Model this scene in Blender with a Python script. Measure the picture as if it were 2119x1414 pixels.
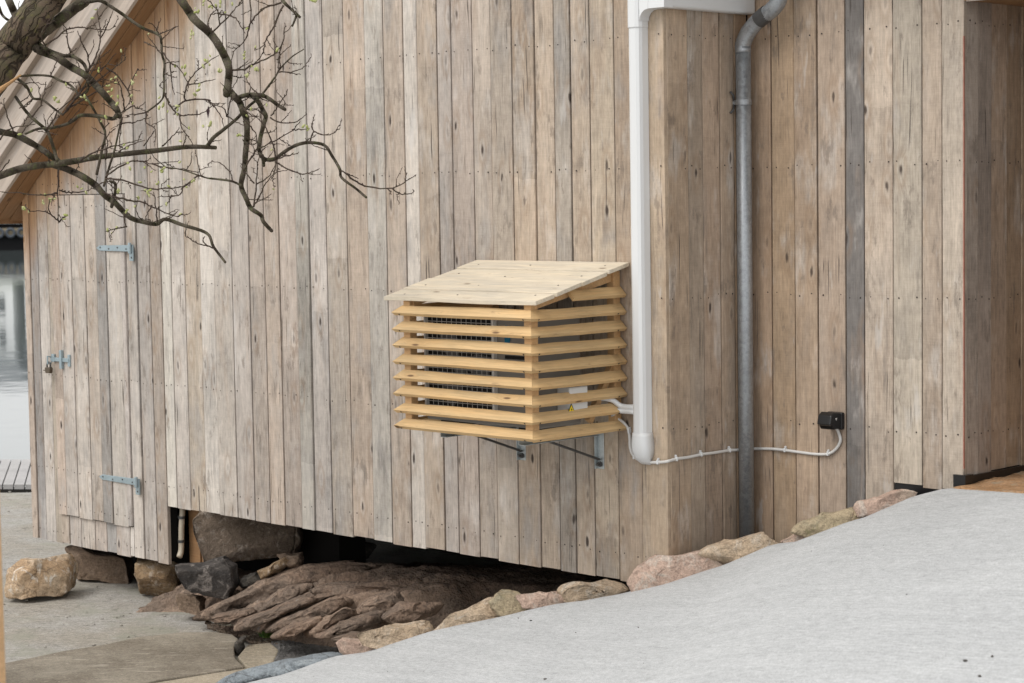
import bpy, bmesh, math, random
import numpy as np
from mathutils import Vector, Matrix, noise as mnoise

for o in list(bpy.data.objects): bpy.data.objects.remove(o)
scene = bpy.context.scene
col = scene.collection
random.seed(7)

# ------------------------------------------------------------------ camera
W, H = 2119.0, 1414.0
F = 4254.8
YAW, PIT, ROL = -0.7873, 0.0703, -0.0155
CAM = Vector((6.1335, -7.1019, 1.6385))
_f = Vector((math.sin(YAW)*math.cos(PIT), math.cos(YAW)*math.cos(PIT), -math.sin(PIT)))
_r0 = Vector((math.cos(YAW), -math.sin(YAW), 0)); _u0 = _r0.cross(_f)
RGT = math.cos(ROL)*_r0 + math.sin(ROL)*_u0
UPV = -math.sin(ROL)*_r0 + math.cos(ROL)*_u0
FWD = _f
cd = bpy.data.cameras.new('camera'); cam = bpy.data.objects.new('camera', cd); col.objects.link(cam)
cam.matrix_world = Matrix(((RGT.x, UPV.x, -FWD.x, CAM.x), (RGT.y, UPV.y, -FWD.y, CAM.y), (RGT.z, UPV.z, -FWD.z, CAM.z), (0, 0, 0, 1)))
cd.sensor_width = 36; cd.lens = 36*F/W; cd.clip_start = 0.05; cd.clip_end = 3000
cd.dof.use_dof = True; cd.dof.focus_distance = 10.3; cd.dof.aperture_fstop = 5.6
scene.camera = cam

# ------------------------------------------------------------------ sky, sun, exposure
SUN_EL, SUN_AZ = math.radians(52), math.radians(196)      # azimuth clockwise from +Y
world = bpy.data.worlds.new('World'); scene.world = world; world.use_nodes = True
wn = world.node_tree; wn.nodes.clear()
sky = wn.nodes.new('ShaderNodeTexSky'); sky.sky_type = 'NISHITA'; sky.sun_disc = False
sky.sun_elevation = SUN_EL; sky.sun_rotation = SUN_AZ; sky.dust_density = 4.0; sky.air_density = 1.2
hs = wn.nodes.new('ShaderNodeHueSaturation'); hs.inputs['Saturation'].default_value = 0.08
bg = wn.nodes.new('ShaderNodeBackground'); bg.inputs['Strength'].default_value = 0.14
wo = wn.nodes.new('ShaderNodeOutputWorld')
oc = wn.nodes.new('ShaderNodeMix'); oc.data_type = 'RGBA'; oc.inputs[0].default_value = 0.72; oc.inputs[7].default_value = (7.75, 7.75, 7.74, 1)   # even overcast veil over the clear-sky model
wn.links.new(sky.outputs[0], hs.inputs['Color']); wn.links.new(hs.outputs[0], oc.inputs[6]); wn.links.new(oc.outputs[2], bg.inputs['Color']); wn.links.new(bg.outputs[0], wo.inputs['Surface'])
sd = bpy.data.lights.new('sun', 'SUN'); sun = bpy.data.objects.new('sun', sd); col.objects.link(sun)
sd.energy = 1.2; sd.angle = math.radians(30); sd.color = (1.0, 0.96, 0.9)
sdir = Vector((math.sin(SUN_AZ)*math.cos(SUN_EL), math.cos(SUN_AZ)*math.cos(SUN_EL), math.sin(SUN_EL)))
sun.rotation_euler = sdir.to_track_quat('Z', 'Y').to_euler(); sun.location = sdir*30
vs = scene.view_settings; vs.view_transform = 'Standard'; vs.look = 'None'; vs.gamma = 1; vs.exposure = 0.33; vs.use_curve_mapping = False

# ------------------------------------------------------------------ measuring helpers (rays through the lens onto known planes)
def ray(x, y): return FWD + RGT*((x-W/2)/F) - UPV*((y-H/2)/F)
def onY(x, y, Y=0.0): d = ray(x, y); return CAM + d*((Y-CAM.y)/d.y)
def onX(x, y, X=0.0): d = ray(x, y); return CAM + d*((X-CAM.x)/d.x)
def onZ(x, y, Z): d = ray(x, y); return CAM + d*((Z-CAM.z)/d.z)
def atd(x, y, dep): return CAM + ray(x, y)*dep
def depth(P): return (Vector(P)-CAM).dot(FWD)

# ------------------------------------------------------------------ objects
WL = {}
def link(o, parent=None):
    col.objects.link(o)
    if parent is not None:
        o.parent = parent; o.matrix_parent_inverse = Matrix.Translation(-WL[parent.name])
    WL[o.name] = o.location.copy()
    return o
def tag(o, label=None, cat=None, group=None, kind=None):
    if label: o['label'] = label
    if cat: o['category'] = cat
    if group: o['group'] = group
    if kind: o['kind'] = kind
    return o
def empty(name, loc):
    o = bpy.data.objects.new(name, None); o.location = loc; o.empty_display_size = .1; return link(o)
def mesh(name, verts, faces, mat, parent=None, loc=None, rot=None, smooth=False, color=None):
    """verts are world positions unless loc is given (then local)."""
    me = bpy.data.meshes.new(name)
    if loc is None:
        vs_ = [Vector(v) for v in verts]
        c = Vector((sum(v.x for v in vs_)/len(vs_), sum(v.y for v in vs_)/len(vs_), min(v.z for v in vs_)))
        verts = [v-c for v in vs_]; loc = c
    me.from_pydata([tuple(v) for v in verts], [], [tuple(f) for f in faces])
    if smooth: me.polygons.foreach_set('use_smooth', [True]*len(me.polygons))
    me.materials.append(mat); me.update()
    o = bpy.data.objects.new(name, me); o.location = loc
    if rot: o.rotation_euler = rot
    if color: o.color = color
    return link(o, parent)
def fixn(o):
    bm = bmesh.new(); bm.from_mesh(o.data); bmesh.ops.recalc_face_normals(bm, faces=bm.faces); bm.to_mesh(o.data); bm.free(); return o
class MB:
    def __init__(s): s.v = []; s.f = []
    def add(s, vs_, fs):
        n = len(s.v); s.v += [Vector(v) for v in vs_]; s.f += [tuple(i+n for i in f) for f in fs]; return s
    def box(s, a, b):
        x0, y0, z0 = a; x1, y1, z1 = b
        return s.add([(x0,y0,z0),(x1,y0,z0),(x1,y1,z0),(x0,y1,z0),(x0,y0,z1),(x1,y0,z1),(x1,y1,z1),(x0,y1,z1)],
                     [(0,3,2,1),(4,5,6,7),(0,1,5,4),(1,2,6,5),(2,3,7,6),(3,0,4,7)])
    def prism(s, poly, vec):
        n = len(poly); P = [Vector(p) for p in poly]; vec = Vector(vec)
        fs = [tuple(range(n-1, -1, -1)), tuple(range(n, 2*n))] + [(i, (i+1) % n, n+(i+1) % n, n+i) for i in range(n)]
        return s.add(P+[p+vec for p in P], fs)
    def beam(s, a, b, w, h, up=(0,0,1)):
        a = Vector(a); b = Vector(b); d = (b-a).normalized(); sx = d.cross(Vector(up)).normalized()*w/2; sz = sx.cross(d).normalized()*h/2
        return s.prism([a-sx-sz, a+sx-sz, a+sx+sz, a-sx+sz], b-a)
    def tube(s, pts, rad, n=8, cap=True):
        pts = [Vector(p) for p in pts]; m = len(pts)
        if not hasattr(rad, '__len__'): rad = [rad]*m
        T = [(pts[min(i+1, m-1)]-pts[max(i-1, 0)]).normalized() for i in range(m)]
        a = Vector((0,0,1)) if abs(T[0].z) < .9 else Vector((1,0,0))
        nrm = T[0].cross(a).normalized(); vs_ = []; fs = []
        for i in range(m):
            nrm = (nrm-T[i]*nrm.dot(T[i])).normalized(); bi = T[i].cross(nrm)
            for k in range(n):
                an = 2*math.pi*k/n; vs_.append(pts[i]+(nrm*math.cos(an)+bi*math.sin(an))*rad[i])
        for i in range(m-1):
            for k in range(n): fs.append((i*n+k, i*n+(k+1) % n, (i+1)*n+(k+1) % n, (i+1)*n+k))
        if cap: fs += [tuple(range(n-1, -1, -1)), tuple(range((m-1)*n, m*n))]
        return s.add(vs_, fs)
    def disc(s, c, nrm, r, n=6, th=.001):
        c = Vector(c); nrm = Vector(nrm).normalized(); a = nrm.orthogonal().normalized(); b = nrm.cross(a)
        return s.prism([c+(a*math.cos(2*math.pi*k/n)+b*math.sin(2*math.pi*k/n))*r for k in range(n)], nrm*th)
    def build(s, name, mat, parent=None, smooth=False, color=None, fix=True):
        o = mesh(name, s.v, s.f, mat, parent, smooth=smooth, color=color)
        return fixn(o) if fix else o
def bevel(o, w=.002, seg=1):
    m = o.modifiers.new('bevel', 'BEVEL'); m.width = w; m.segments = seg; m.limit_method = 'ANGLE'; m.angle_limit = math.radians(40); return o
def catmull(P, k):
    P = [np.array(p, float) for p in P]; P = [2*P[0]-P[1]]+P+[2*P[-1]-P[-2]]; out = []
    for i in range(1, len(P)-2):
        for j in range(k):
            t = j/k; a, b, c, d = P[i-1:i+3]
            out.append(.5*((2*b)+(c-a)*t+(2*a-5*b+4*c-d)*t*t+(3*b-a-3*c+d)*t**3))
    out.append(P[-2]); return out

# ------------------------------------------------------------------ material node helpers
class S:
    def __init__(s, nt, k): s.nt = nt; s.k = k
    def m(s, op, o=None, clamp=False):
        n = s.nt.nodes.new('ShaderNodeMath'); n.operation = op; n.use_clamp = clamp; s.nt.links.new(s.k, n.inputs[0])
        if isinstance(o, S): s.nt.links.new(o.k, n.inputs[1])
        elif o is not None: n.inputs[1].default_value = o
        return S(s.nt, n.outputs[0])
    def __add__(s, o): return s.m('ADD', o)
    def __sub__(s, o): return s.m('SUBTRACT', o)
    def __mul__(s, o): return s.m('MULTIPLY', o)
    def __truediv__(s, o): return s.m('DIVIDE', o)
    def __neg__(s): return s.m('MULTIPLY', -1.0)
class Mat:
    def __init__(s, name, rough=.8, spec=.3):
        s.mat = bpy.data.materials.new(name); s.mat.use_nodes = True; s.nt = s.mat.node_tree; s.nt.nodes.clear()
        s.b = s.nt.nodes.new('ShaderNodeBsdfPrincipled'); o = s.nt.nodes.new('ShaderNodeOutputMaterial')
        s.nt.links.new(s.b.outputs[0], o.inputs[0]); s.set('Roughness', rough); s.set('Specular IOR Level', spec)
        s.tc = s.nt.nodes.new('ShaderNodeTexCoord'); s.oi = s.nt.nodes.new('ShaderNodeObjectInfo')
    def set(s, k, v):
        if isinstance(v, S): s.nt.links.new(v.k, s.b.inputs[k])
        elif isinstance(v, (tuple, list)): s.b.inputs[k].default_value = (*v, 1) if len(v) == 3 else v
        else: s.b.inputs[k].default_value = v
        return s
    def obj(s): return S(s.nt, s.tc.outputs['Object'])
    def pos(s): n = s.nt.nodes.new('ShaderNodeNewGeometry'); return S(s.nt, n.outputs['Position'])
    def rnd(s): return S(s.nt, s.oi.outputs['Random'])
    def ocol(s): return S(s.nt, s.oi.outputs['Color'])
    def xyz(s, v):
        n = s.nt.nodes.new('ShaderNodeSeparateXYZ'); s.nt.links.new(v.k, n.inputs[0]); return [S(s.nt, q) for q in n.outputs]
    def comb(s, x, y, z):
        n = s.nt.nodes.new('ShaderNodeCombineXYZ')
        for i, q in enumerate((x, y, z)):
            if isinstance(q, S): s.nt.links.new(q.k, n.inputs[i])
            else: n.inputs[i].default_value = q
        return S(s.nt, n.outputs[0])
    def scale(s, v, sx, sy, sz):
        x, y, z = s.xyz(v); return s.comb(x*sx, y*sy, z*sz)
    def noise(s, v, sc, det=3, rough=.55, dist=0):
        n = s.nt.nodes.new('ShaderNodeTexNoise'); s.nt.links.new(v.k, n.inputs['Vector'])
        n.inputs['Scale'].default_value = sc; n.inputs['Detail'].default_value = det; n.inputs['Roughness'].default_value = rough; n.inputs['Distortion'].default_value = dist
        return S(s.nt, n.outputs['Fac'])
    def voro(s, v, sc, feat='F1', out='Distance', rand=1, dim='3D'):
        n = s.nt.nodes.new('ShaderNodeTexVoronoi'); n.voronoi_dimensions = dim; n.feature = feat; s.nt.links.new(v.k, n.inputs['Vector']); n.inputs['Scale'].default_value = sc; n.inputs['Randomness'].default_value = rand
        return S(s.nt, n.outputs[out])
    def white(s, x):
        n = s.nt.nodes.new('ShaderNodeTexWhiteNoise'); n.noise_dimensions = '1D'; s.nt.links.new(x.k, n.inputs['W']); return S(s.nt, n.outputs['Value'])
    def ss(s, x, lo, hi, a=0., b=1.):
        n = s.nt.nodes.new('ShaderNodeMapRange'); n.interpolation_type = 'SMOOTHSTEP'; s.nt.links.new(x.k, n.inputs[0])
        n.inputs[1].default_value = lo; n.inputs[2].default_value = hi; n.inputs[3].default_value = a; n.inputs[4].default_value = b
        return S(s.nt, n.outputs[0])
    def mix(s, f, a, b, mode='MIX'):
        n = s.nt.nodes.new('ShaderNodeMix'); n.data_type = 'RGBA'; n.blend_type = mode
        for q, i in ((f, 0), (a, 6), (b, 7)):
            if isinstance(q, S): s.nt.links.new(q.k, n.inputs[i])
            elif isinstance(q, tuple): n.inputs[i].default_value = (*q, 1)
            else: n.inputs[i].default_value = q
        return S(s.nt, n.outputs[2])
    def mul(s, c, f):                                   # colour times scalar
        n = s.nt.nodes.new('ShaderNodeVectorMath'); n.operation = 'SCALE'; s.nt.links.new(c.k, n.inputs[0]); s.nt.links.new(f.k, n.inputs['Scale']); return S(s.nt, n.outputs[0])
    def bump(s, h, st=.3, d=.005):
        n = s.nt.nodes.new('ShaderNodeBump'); n.inputs['Strength'].default_value = st; n.inputs['Distance'].default_value = d; s.nt.links.new(h.k, n.inputs['Height']); s.nt.links.new(n.outputs[0], s.b.inputs['Normal']); return s

# roof line on the gable: underside of the roof where it meets the wall
_a = onY(50, 410); _b = onY(333, 0)
RS = (_b.z-_a.z)/(_b.x-_a.x)
def LZ(X): return _a.z + RS*(X-_a.x)

def oak(name, sheltered=False, knots=True, weather=1.0):
    """sawn oak, weathered; board tint comes from the object colour, grain runs along local Z"""
    M = Mat(name, .82, .25); o = M.obj(); r = M.rnd(); x, y, z = M.xyz(o)
    xo = x + r*37.0; zo = z + r*91.0; yo = y + r*13.0
    P = M.comb(xo, yo, zo)
    warp = M.noise(M.comb(xo*2.0, yo, zo*.9), 2.2, 2)
    xw = xo + (warp-.5)*.035
    kv = M.comb(xo*8.5, zo*3.0, 0.)
    kd = M.voro(kv, 1.0, dim='2D') + (M.noise(M.comb(xo*3.0, yo, zo), 16, 3)-.5)*.14; kc = M.voro(kv, 1.0, out='Color', dim='2D'); kx, ky_, kz_ = M.xyz(kc)
    sel = M.ss(kx, .60, .63)
    kn = M.ss(kd, .03, .10, 1, 0)*sel*M.ss(ky_, .25, .8, .25, 1.)
    kh = M.ss(kd, .05, .42, 1, 0)*sel
    flow = xw + kh*.022
    g1 = M.noise(M.comb(flow, yo, zo*.035), 210, 3, .6)
    g2 = M.noise(M.comb(flow, yo, zo*.07), 38, 3, .6)
    cath = M.noise(M.comb(flow*1.0, yo, zo*.13), 9, 1, .4)
    ring = (cath*46.0).m('SINE')
    saw = M.noise(M.comb(xo*.5, yo, zo*16.0), 26, 2, .6)
    w1 = M.noise(M.comb(xo*1.2, r*9.0, zo*.42), 5.5, 4, .6)
    w2 = M.noise(M.comb(xo*1.7+4.0, r*5.0, zo*.22), 6.0, 4, .6)
    w3 = M.noise(M.comb(xo*2.6+9.0, r*7.0, zo*.5), 5.0, 5, .65)
    bandc = (zo*.85 + w3*.05).m('FLOOR'); band = M.white(bandc)
    c = M.ocol()
    w4 = M.noise(M.comb(xo*.9+2.0, r*3.0, zo*.6), 2.6, 4, .6)
    fig = M.noise(M.comb(flow*1.3, yo, zo*.30), 17, 4, .65, 1.1)
    c = M.mix(M.ss(w1, .50, .70)*(.60*weather), c, (.325, .305, .288))
    c = M.mix(M.ss(w2, .54, .74)*.40, c, (.34, .25, .185))
    c = M.mix(M.ss(w1, .28, .45, 1, 0)*.50, c, (.54, .505, .47))
    mot = M.noise(M.comb(xo*1.0, yo, zo*.7), 24, 4, .65); pit = M.noise(M.comb(xo*1.0, yo, zo*.25), 75, 3, .7)
    f = (g1-.5)*.75 + (g2-.5)*.45 + (saw-.5)*.30 + (band-.5)*.24 + (w4-.5)*.80 + (mot-.5)*.50 + (pit-.5)*.55 + ring*.02 + 1.03
    c = M.mul(c, f)
    c = M.mix(M.ss(w3, .58, .74)*.52, c, (.16, .14, .125))
    sm_ = M.noise(M.comb(xo*2.0+6.0, r*11.0, zo*.75), 6.5, 5, .7)
    c = M.mix(M.ss(sm_, .58, .67)*.50, c, (.15, .122, .10))
    c = M.mix(M.ss(M.noise(M.comb(xo*1.5, r*2.0, zo*.35), 7, 4, .65), .62, .72)*.45, c, (.55, .525, .50))
    c = M.mix(kh*M.ss(kd, .12, .22)*.50, c, (.26, .17, .105))
    c = M.mix(kn*.95, c, (.050, .036, .030))
    # fine drying checks
    ck = M.noise(M.comb(xw*1.0, yo, zo*.02), 95, 1, .5); ck2 = M.noise(P, 3.0, 2)
    c = M.mix(M.ss(ck, .66, .70)*M.ss(ck2, .50, .60)*.8, c, (.06, .048, .04))
    if sheltered:                                     # unweathered wood kept dry under the roof overhang
        px_, py_, pz_ = M.xyz(M.pos())
        h = (px_-_a.x)*RS + _a.z - pz_
        n3 = M.noise(M.comb(px_*7.0, 0., pz_*1.2), 1.0, 3)
        fr = M.ss(h + (n3-.5)*.55, .04, .52, 1, 0)
        fresh = M.mul(M.mix(M.ss(w2, .35, .7), (.55, .335, .175), (.36, .19, .085)), (g2-.5)*.9+1.0)
        c = M.mix(fr*.85, c, fresh)
    M.set('Base Color', c)
    M.bump(g1*.5+g2*.5+saw*.25+kn*-.6, .35, .004)
    return M.mat
def pine(name, base, dark, axis='x', grey=0.):
    """fresh planed softwood, grain along local axis"""
    M = Mat(name, .62, .35); o = M.obj(); r = M.rnd(); x, y, z = M.xyz(o)
    if axis == 'y': x, y = y, x
    x = x + r*31.0; y = y + r*17.0; z = z + r*11.0
    wp = M.noise(M.comb(x*1.4, y*4.0, z*4.0), 1.6, 2)
    kv = M.comb(x*3.2, (y+z)*8.0+r*40.0, 0.); kd = M.voro(kv, 1.0, dim='2D'); kx = M.xyz(M.voro(kv, 1.0, out='Color', dim='2D'))[0]; sel = M.ss(kx, .66, .70)
    kn = M.ss(kd, .04, .10, 1, 0)*sel; kh = M.ss(kd, .05, .4, 1, 0)*sel
    g = M.noise(M.comb(x*.05, y+wp*.03+kh*.02, z+wp*.03), 120, 3, .6)
    g2 = M.noise(M.comb(x*.09, y+wp*.05, z+wp*.05+kh*.02), 26, 2, .5)
    b = M.noise(M.comb(x*.8, y*2.0, z*2.0), 5, 4, .6)
    c = M.mix(g2, base, dark); c = M.mix(M.ss(b, .52, .75)*.45, c, dark)
    c = M.mix(M.ss(b, .25, .42, 1, 0)*.4, c, tuple(min(1, v*1.12+.02) for v in base))
    if grey: c = M.mix(M.ss(M.noise(M.comb(x*.6, y*3., z*3.), 4, 4), .48, .66)*grey, c, (.40, .38, .36))
    c = M.mul(c, (g-.5)*.7+(g2-.5)*.5+(b-.5)*.5+1.0)
    c = M.mix(kh*.35, c, dark); c = M.mix(kn*.85, c, (.10, .05, .025))
    st = M.noise(M.comb(x*1.3, y*5., z*5.), 7, 5, .7)
    c = M.mix(M.ss(st, .60, .72)*.5, c, (.26, .155, .08))
    M.set('Base Color', c); M.bump(g*.6+g2*.4, .2, .002); return M.mat
def stone(name, c1, c2, c3, vein=.5, sc=6., dark=.5, lichen=None):
    M = Mat(name, .85, .25); o = M.obj(); r = M.rnd(); x, y, z = M.xyz(o)
    P = M.comb(x+r*23., y+r*41., z+r*7.)
    a = M.noise(P, sc, 5, .62, 1.2); b = M.noise(P, sc*.45, 4, .6, .6); d = M.noise(P, sc*5, 4, .7)
    c = M.mix(M.ss(b, .38, .62), c1, c2); c = M.mix(M.ss(a, .52, .66)*vein, c, c3)
    e = M.noise(P, sc*1.6, 6, .7, 2.0)
    c = M.mix(M.ss(e, .56, .70)*dark, c, (.045, .036, .03))
    d2 = M.noise(P, sc*14, 3, .7)
    c = M.mul(c, (d-.5)*1.3+(d2-.5)*1.1+(e-.5)*.8+1.0)
    cr = M.voro(M.comb(x*1.0+r*5.+(a-.5)*.12, y+(b-.5)*.1, z*1.5), sc*.8, 'DISTANCE_TO_EDGE')
    c = M.mix(M.ss(cr, .0, .03, 1, 0)*.5*M.ss(b, .4, .55), c, (.04, .03, .025))
    if lichen: c = M.mix(M.ss(M.noise(P, sc*2.4, 5, .7), .58, .68)*.6, c, lichen)
    M.set('Base Color', c); M.bump(a*.6+d*.5+e*.5+d2*.3, .9, .03); return M.mat
def plain(name, c, rough=.5, spec=.5, metal=0., var=.0, sc=30.):
    M = Mat(name, rough, spec); M.set('Metallic', metal)
    if var:
        n = M.noise(M.obj(), sc, 4, .6); n2 = M.noise(M.obj(), sc*.15, 3)
        M.set('Base Color', M.mul(M.mix(0., c, c), (n-.5)*var+(n2-.5)*var+1.0)); M.set('Roughness', n*.25+(rough-.12))
    else: M.set('Base Color', c)
    return M.mat

# ------------------------------------------------------------------ materials
m_oakA = oak('weathered_oak_gable', sheltered=True)
m_oak = oak('weathered_oak', weather=.8)
m_oakC = oak('brown_oak', weather=.25)
m_felt = plain('black_building_paper', (.012, .011, .010), .9, .1)
m_roofing = plain('roofing_felt', (.06, .06, .06), .9, .2, var=.5)
m_verge = oak('verge_oak', weather=.9)
m_soffit = pine('soffit_pine', (.38, .225, .115), (.19, .10, .045), 'x')
m_slat = pine('slat_pine', (.63, .465, .255), (.50, .31, .135), 'x')
m_slatY = pine('slat_pine_side', (.63, .465, .255), (.50, .31, .135), 'y')
m_lid = pine('lid_pine', (.63, .57, .47), (.57, .48, .35), 'x', grey=.14)
m_post = pine('post_pine', (.60, .39, .20), (.46, .27, .12), 'x')
m_nail = plain('rusty_nail', (.035, .026, .022), .7, .3)
m_galv = plain('galvanised_steel', (.50, .54, .55), .45, .5, .75, var=.5, sc=60)
m_zinc = plain('blue_zinc', (.34, .42, .455), .42, .5, .55, var=.4, sc=80)
m_darksteel = plain('dark_steel', (.10, .10, .10), .5, .5, .6, var=.3)
m_brass = plain('old_brass', (.11, .085, .06), .45, .5, .5, var=.5, sc=90)
m_pvc = plain('white_plastic', (.66, .67, .675), .38, .45)
m_cable = plain('white_cable', (.60, .59, .57), .5, .4)
m_black = plain('black_plastic', (.008, .008, .009), .28, .5)
m_unit = plain('unit_shaded_ivory', (.22, .21, .19), .5, .4)  # ivory casing, with the shade inside the cover put into its colour
m_valve = plain('valve_cover_white', (.62, .62, .60), .45, .5)
m_dark = plain('shade_and_print_black', (.015, .015, .015), .7, .2)  # black for the painted shade of the fan recess and for the print
m_wire = plain('grey_wire', (.55, .54, .51), .5, .4)
m_blue = plain('logo_blue', (.0, .14, .26), .5, .3)
m_yellow = plain('warning_yellow', (.85, .62, .02), .5, .3)
m_red = plain('red_edge_paint', (.42, .20, .15), .8, .2, var=.8, sc=20)
m_waste = plain('waste_pipe_ivory', (.55, .48, .38), .5, .4, var=.3)

# ------------------------------------------------------------------ the wooden building
D = 0.6037                       # set-back of the long wall
XE = -5.55
for _ in range(30): XE = _a.x + (onX(25, 452, XE).z - .02 - _a.z)/RS
RIDX = -1.3
shed = empty('wooden_boathouse', (-2.5, 1.5, -.5))
tag(shed, 'large building clad in vertical weathered oak boards', 'building')
nails = {}
ROWS = [2.3615-.6*k for k in range(-2, 5)]
def plank(parent, mat, a0, a1, z0, zt, face, axis, tint, key, gap=.0062, rows=True, name='plank', extra_rows=(), th=.022):
    rr = random.Random(int(abs(a0)*1000)*131+int(abs(z0)*100)*7+ord(axis))
    gap = gap*rr.uniform(.6, 1.4); w = (a1-a0)-gap; c = .0022; ctr = (a0+a1)/2
    dz = rr.uniform(-.006, .006) if z0 < 1 else 0; dy = rr.uniform(-.004, .004); tw = rr.uniform(-.0025, .0025)
    prof = [(-w/2, th), (-w/2, c), (-w/2+c, 0), (w/2-c, 0), (w/2, c), (w/2, th)]
    nseg = 3; V = []; Fc = []
    for s in range(nseg+1):
        jx = rr.uniform(-.0012, .0012); jy = rr.uniform(-.0012, .0012) if 0 < s < nseg else 0
        for (x, y) in prof:
            top = zt(ctr+x)-z0 if callable(zt) else zt-z0
            V.append((x+jx, y+jy+tw*x/w*2, dz+(top-dz)*s/nseg))
    for s in range(nseg):
        for k in range(6): Fc.append((s*6+k, s*6+(k+1) % 6, (s+1)*6+(k+1) % 6, (s+1)*6+k))
    Fc += [tuple(range(5, -1, -1)), tuple(range(nseg*6, nseg*6+6))]
    v = rr.uniform(.93, 1.06)
    tint = tuple(t*v*rr.uniform(.985, 1.015) for t in tint)
    if axis == 'A': o = mesh(name, V, Fc, mat, parent, loc=(ctr, face+dy, z0), color=(*tint, 1))
    else: o = mesh(name, V, Fc, mat, parent, loc=(face-dy, ctr, z0), rot=(0, 0, math.pi/2), color=(*tint, 1))
    fixn(o)
    if rows:
        nb = nails.setdefault(key, MB())
        rws = list(ROWS)+list(extra_rows)
        for rz in rws:
            ztop = zt(ctr) if callable(zt) else zt
            if not (z0+.03 < rz < ztop-.03): continue
            for sg in (-1, 1):
                t = ctr + sg*(w/2-min(.024, w*.22))+rr.uniform(-.008, .008); z = rz+rr.uniform(-.009, .009)
                if rr.random() < .08: continue
                if w < .07 and sg > 0: continue
                rad = rr.uniform(.0026, .0044)
                if axis == 'A': nb.disc((t, face+dy-.0006, z), (0, -1, 0), rad, 6, .0012)
                else: nb.disc((face-dy+.0006, t, z), (1, 0, 0), rad, 6, .0012)
    return o
def bound(lst, y): return [onY(x, y).x for x in lst]
TL = dict(L=(.455, .410, .365), N=(.42, .362, .312), T=(.445, .375, .312), G=(.315, .296, .278), Q=(.40, .362, .325), Dk=(.35, .295, .25), Wt=(.495, .452, .408), R=(.425, .350, .282))
XL = onY(53, 650).x
gable = MB()
gtop = LZ(RIDX)
gable.prism([(XL+.01, .026, -.49), (-3.93, .026, -.49), (-3.93, .026, -.14), (-.02, .026, -.14), (-.02, .026, LZ(RIDX)-(.98)*RS*1.0), (RIDX, .026, gtop), (XL+.01, .026, LZ(XL+.01))], (0, .05, 0))
gwall = gable.build('gable_wall', m_felt, shed)
def ztopA(x): return (LZ(x) if x < RIDX else gtop-(x-RIDX)*RS)+.02
b1 = bound([53, 64.5, 82.5, 101.7, 114, 130, 155, 184, 207, 227, 257, 265, 285, 313, 336, 356, 383], 650)
b2 = bound([414.7, 443.4, 479.3, 517, 547.2, 577.4, 613.9, 639.7, 676, 719], 550)
b3 = bound([761.5, 800.6, 841.5, 869, 910.4, 939.3, 982.4, 1020, 1065.4, 1110.7, 1149.8, 1183, 1224, 1274, 1323], 490)
bb = b1+b2+b3+[0.0]
codes = ['T', 'G', 'Wt', 'T', 'T', 'L', 'L', 'N', 'G', 'L', 'Wt', 'L', 'Q', 'Dk', 'Wt', 'L', 'T',
         'Wt', 'L', 'Q', 'N', 'T', 'N', 'Q', 'L', 'N', 'R',
         'L', 'T', 'Wt', 'R', 'Q', 'N', 'N', 'N', 'R', 'T', 'Q', 'T', 'T', 'R', 'R']
gaps = {12: .016, 16: .010, 17: .004, 18: .004, 19: .014, 20: .003, 24: .0075, 25: .009, 26: .0085, 28: .009, 29: .003, 32: .003, 33: .011, 6: .005, 9: .010, 11: .004, 13: .004, 15: .002, 35: .002, 38: .009, 1: .008, 23: .002, 4: .002, 8: .003}
DOORZ0, DOORZ1 = -.325, 1.69
door_planks = []
for i, cde in enumerate(codes):
    x0, x1 = bb[i], bb[i+1]; z0 = -.512 if i < 14 else -.166
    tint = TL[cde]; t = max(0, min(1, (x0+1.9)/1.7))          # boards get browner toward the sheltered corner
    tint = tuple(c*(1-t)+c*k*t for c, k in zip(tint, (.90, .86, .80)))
    g = gaps.get(i, .0062)
    er = (-.45,) if i < 14 else ()
    if 4 <= i <= 10:
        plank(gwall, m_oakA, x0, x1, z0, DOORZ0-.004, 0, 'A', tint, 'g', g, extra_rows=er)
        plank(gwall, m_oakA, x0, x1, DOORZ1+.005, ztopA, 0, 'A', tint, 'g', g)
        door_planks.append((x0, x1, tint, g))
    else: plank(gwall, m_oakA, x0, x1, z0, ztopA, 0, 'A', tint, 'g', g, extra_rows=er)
# door in the gable
door = MB().box((bb[4]+.01, .002, DOORZ0+.01), (bb[11]-.01, .02, DOORZ1-.01)).build('door', m_felt, shed)
for (x0, x1, tint, g) in door_planks:
    plank(door, m_oakA, x0, x1, DOORZ0, DOORZ1, -.016, 'A', tint, 'd', g, extra_rows=(-.27, 1.62), th=.018)
def hinge(xa, ya, xb, yb):
    A_ = onY(xa, ya, -.03); B_ = onY(xb, yb, -.03); z = (A_.z+B_.z)/2; m = MB(); h = .020
    m.prism([(A_.x, -.018, z), (A_.x+.035, -.018, z-h*.8), (B_.x-.03, -.018, z-h), (B_.x-.03, -.018, z+h), (A_.x+.035, -.018, z+h*.8)], (0, -.006, 0))
    m.box((B_.x-.032, -.026, z-.075), (B_.x+.006, -.016, z+.022))
    m.tube([(B_.x-.012, -.034, z-.030), (B_.x-.012, -.034, z+.034)], .011, 10)
    o = m.build('strap_hinge', m_zinc, door); bevel(o, .0015)
    n = MB()
    for k in range(4): n.disc((A_.x+.045+(B_.x-A_.x-.11)*k/3, -.0245, z+(-1)**k*.004), (0, -1, 0), .005, 8, .002)
    n.disc((B_.x-.008, -.0265, z-.055), (0, -1, 0), .006, 8, .002)
    n.build('hinge_bolts', m_darksteel, door)['kind'] = 'stuff'
hinge(197, 513, 272, 515); hinge(203, 989, 285, 997)
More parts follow.
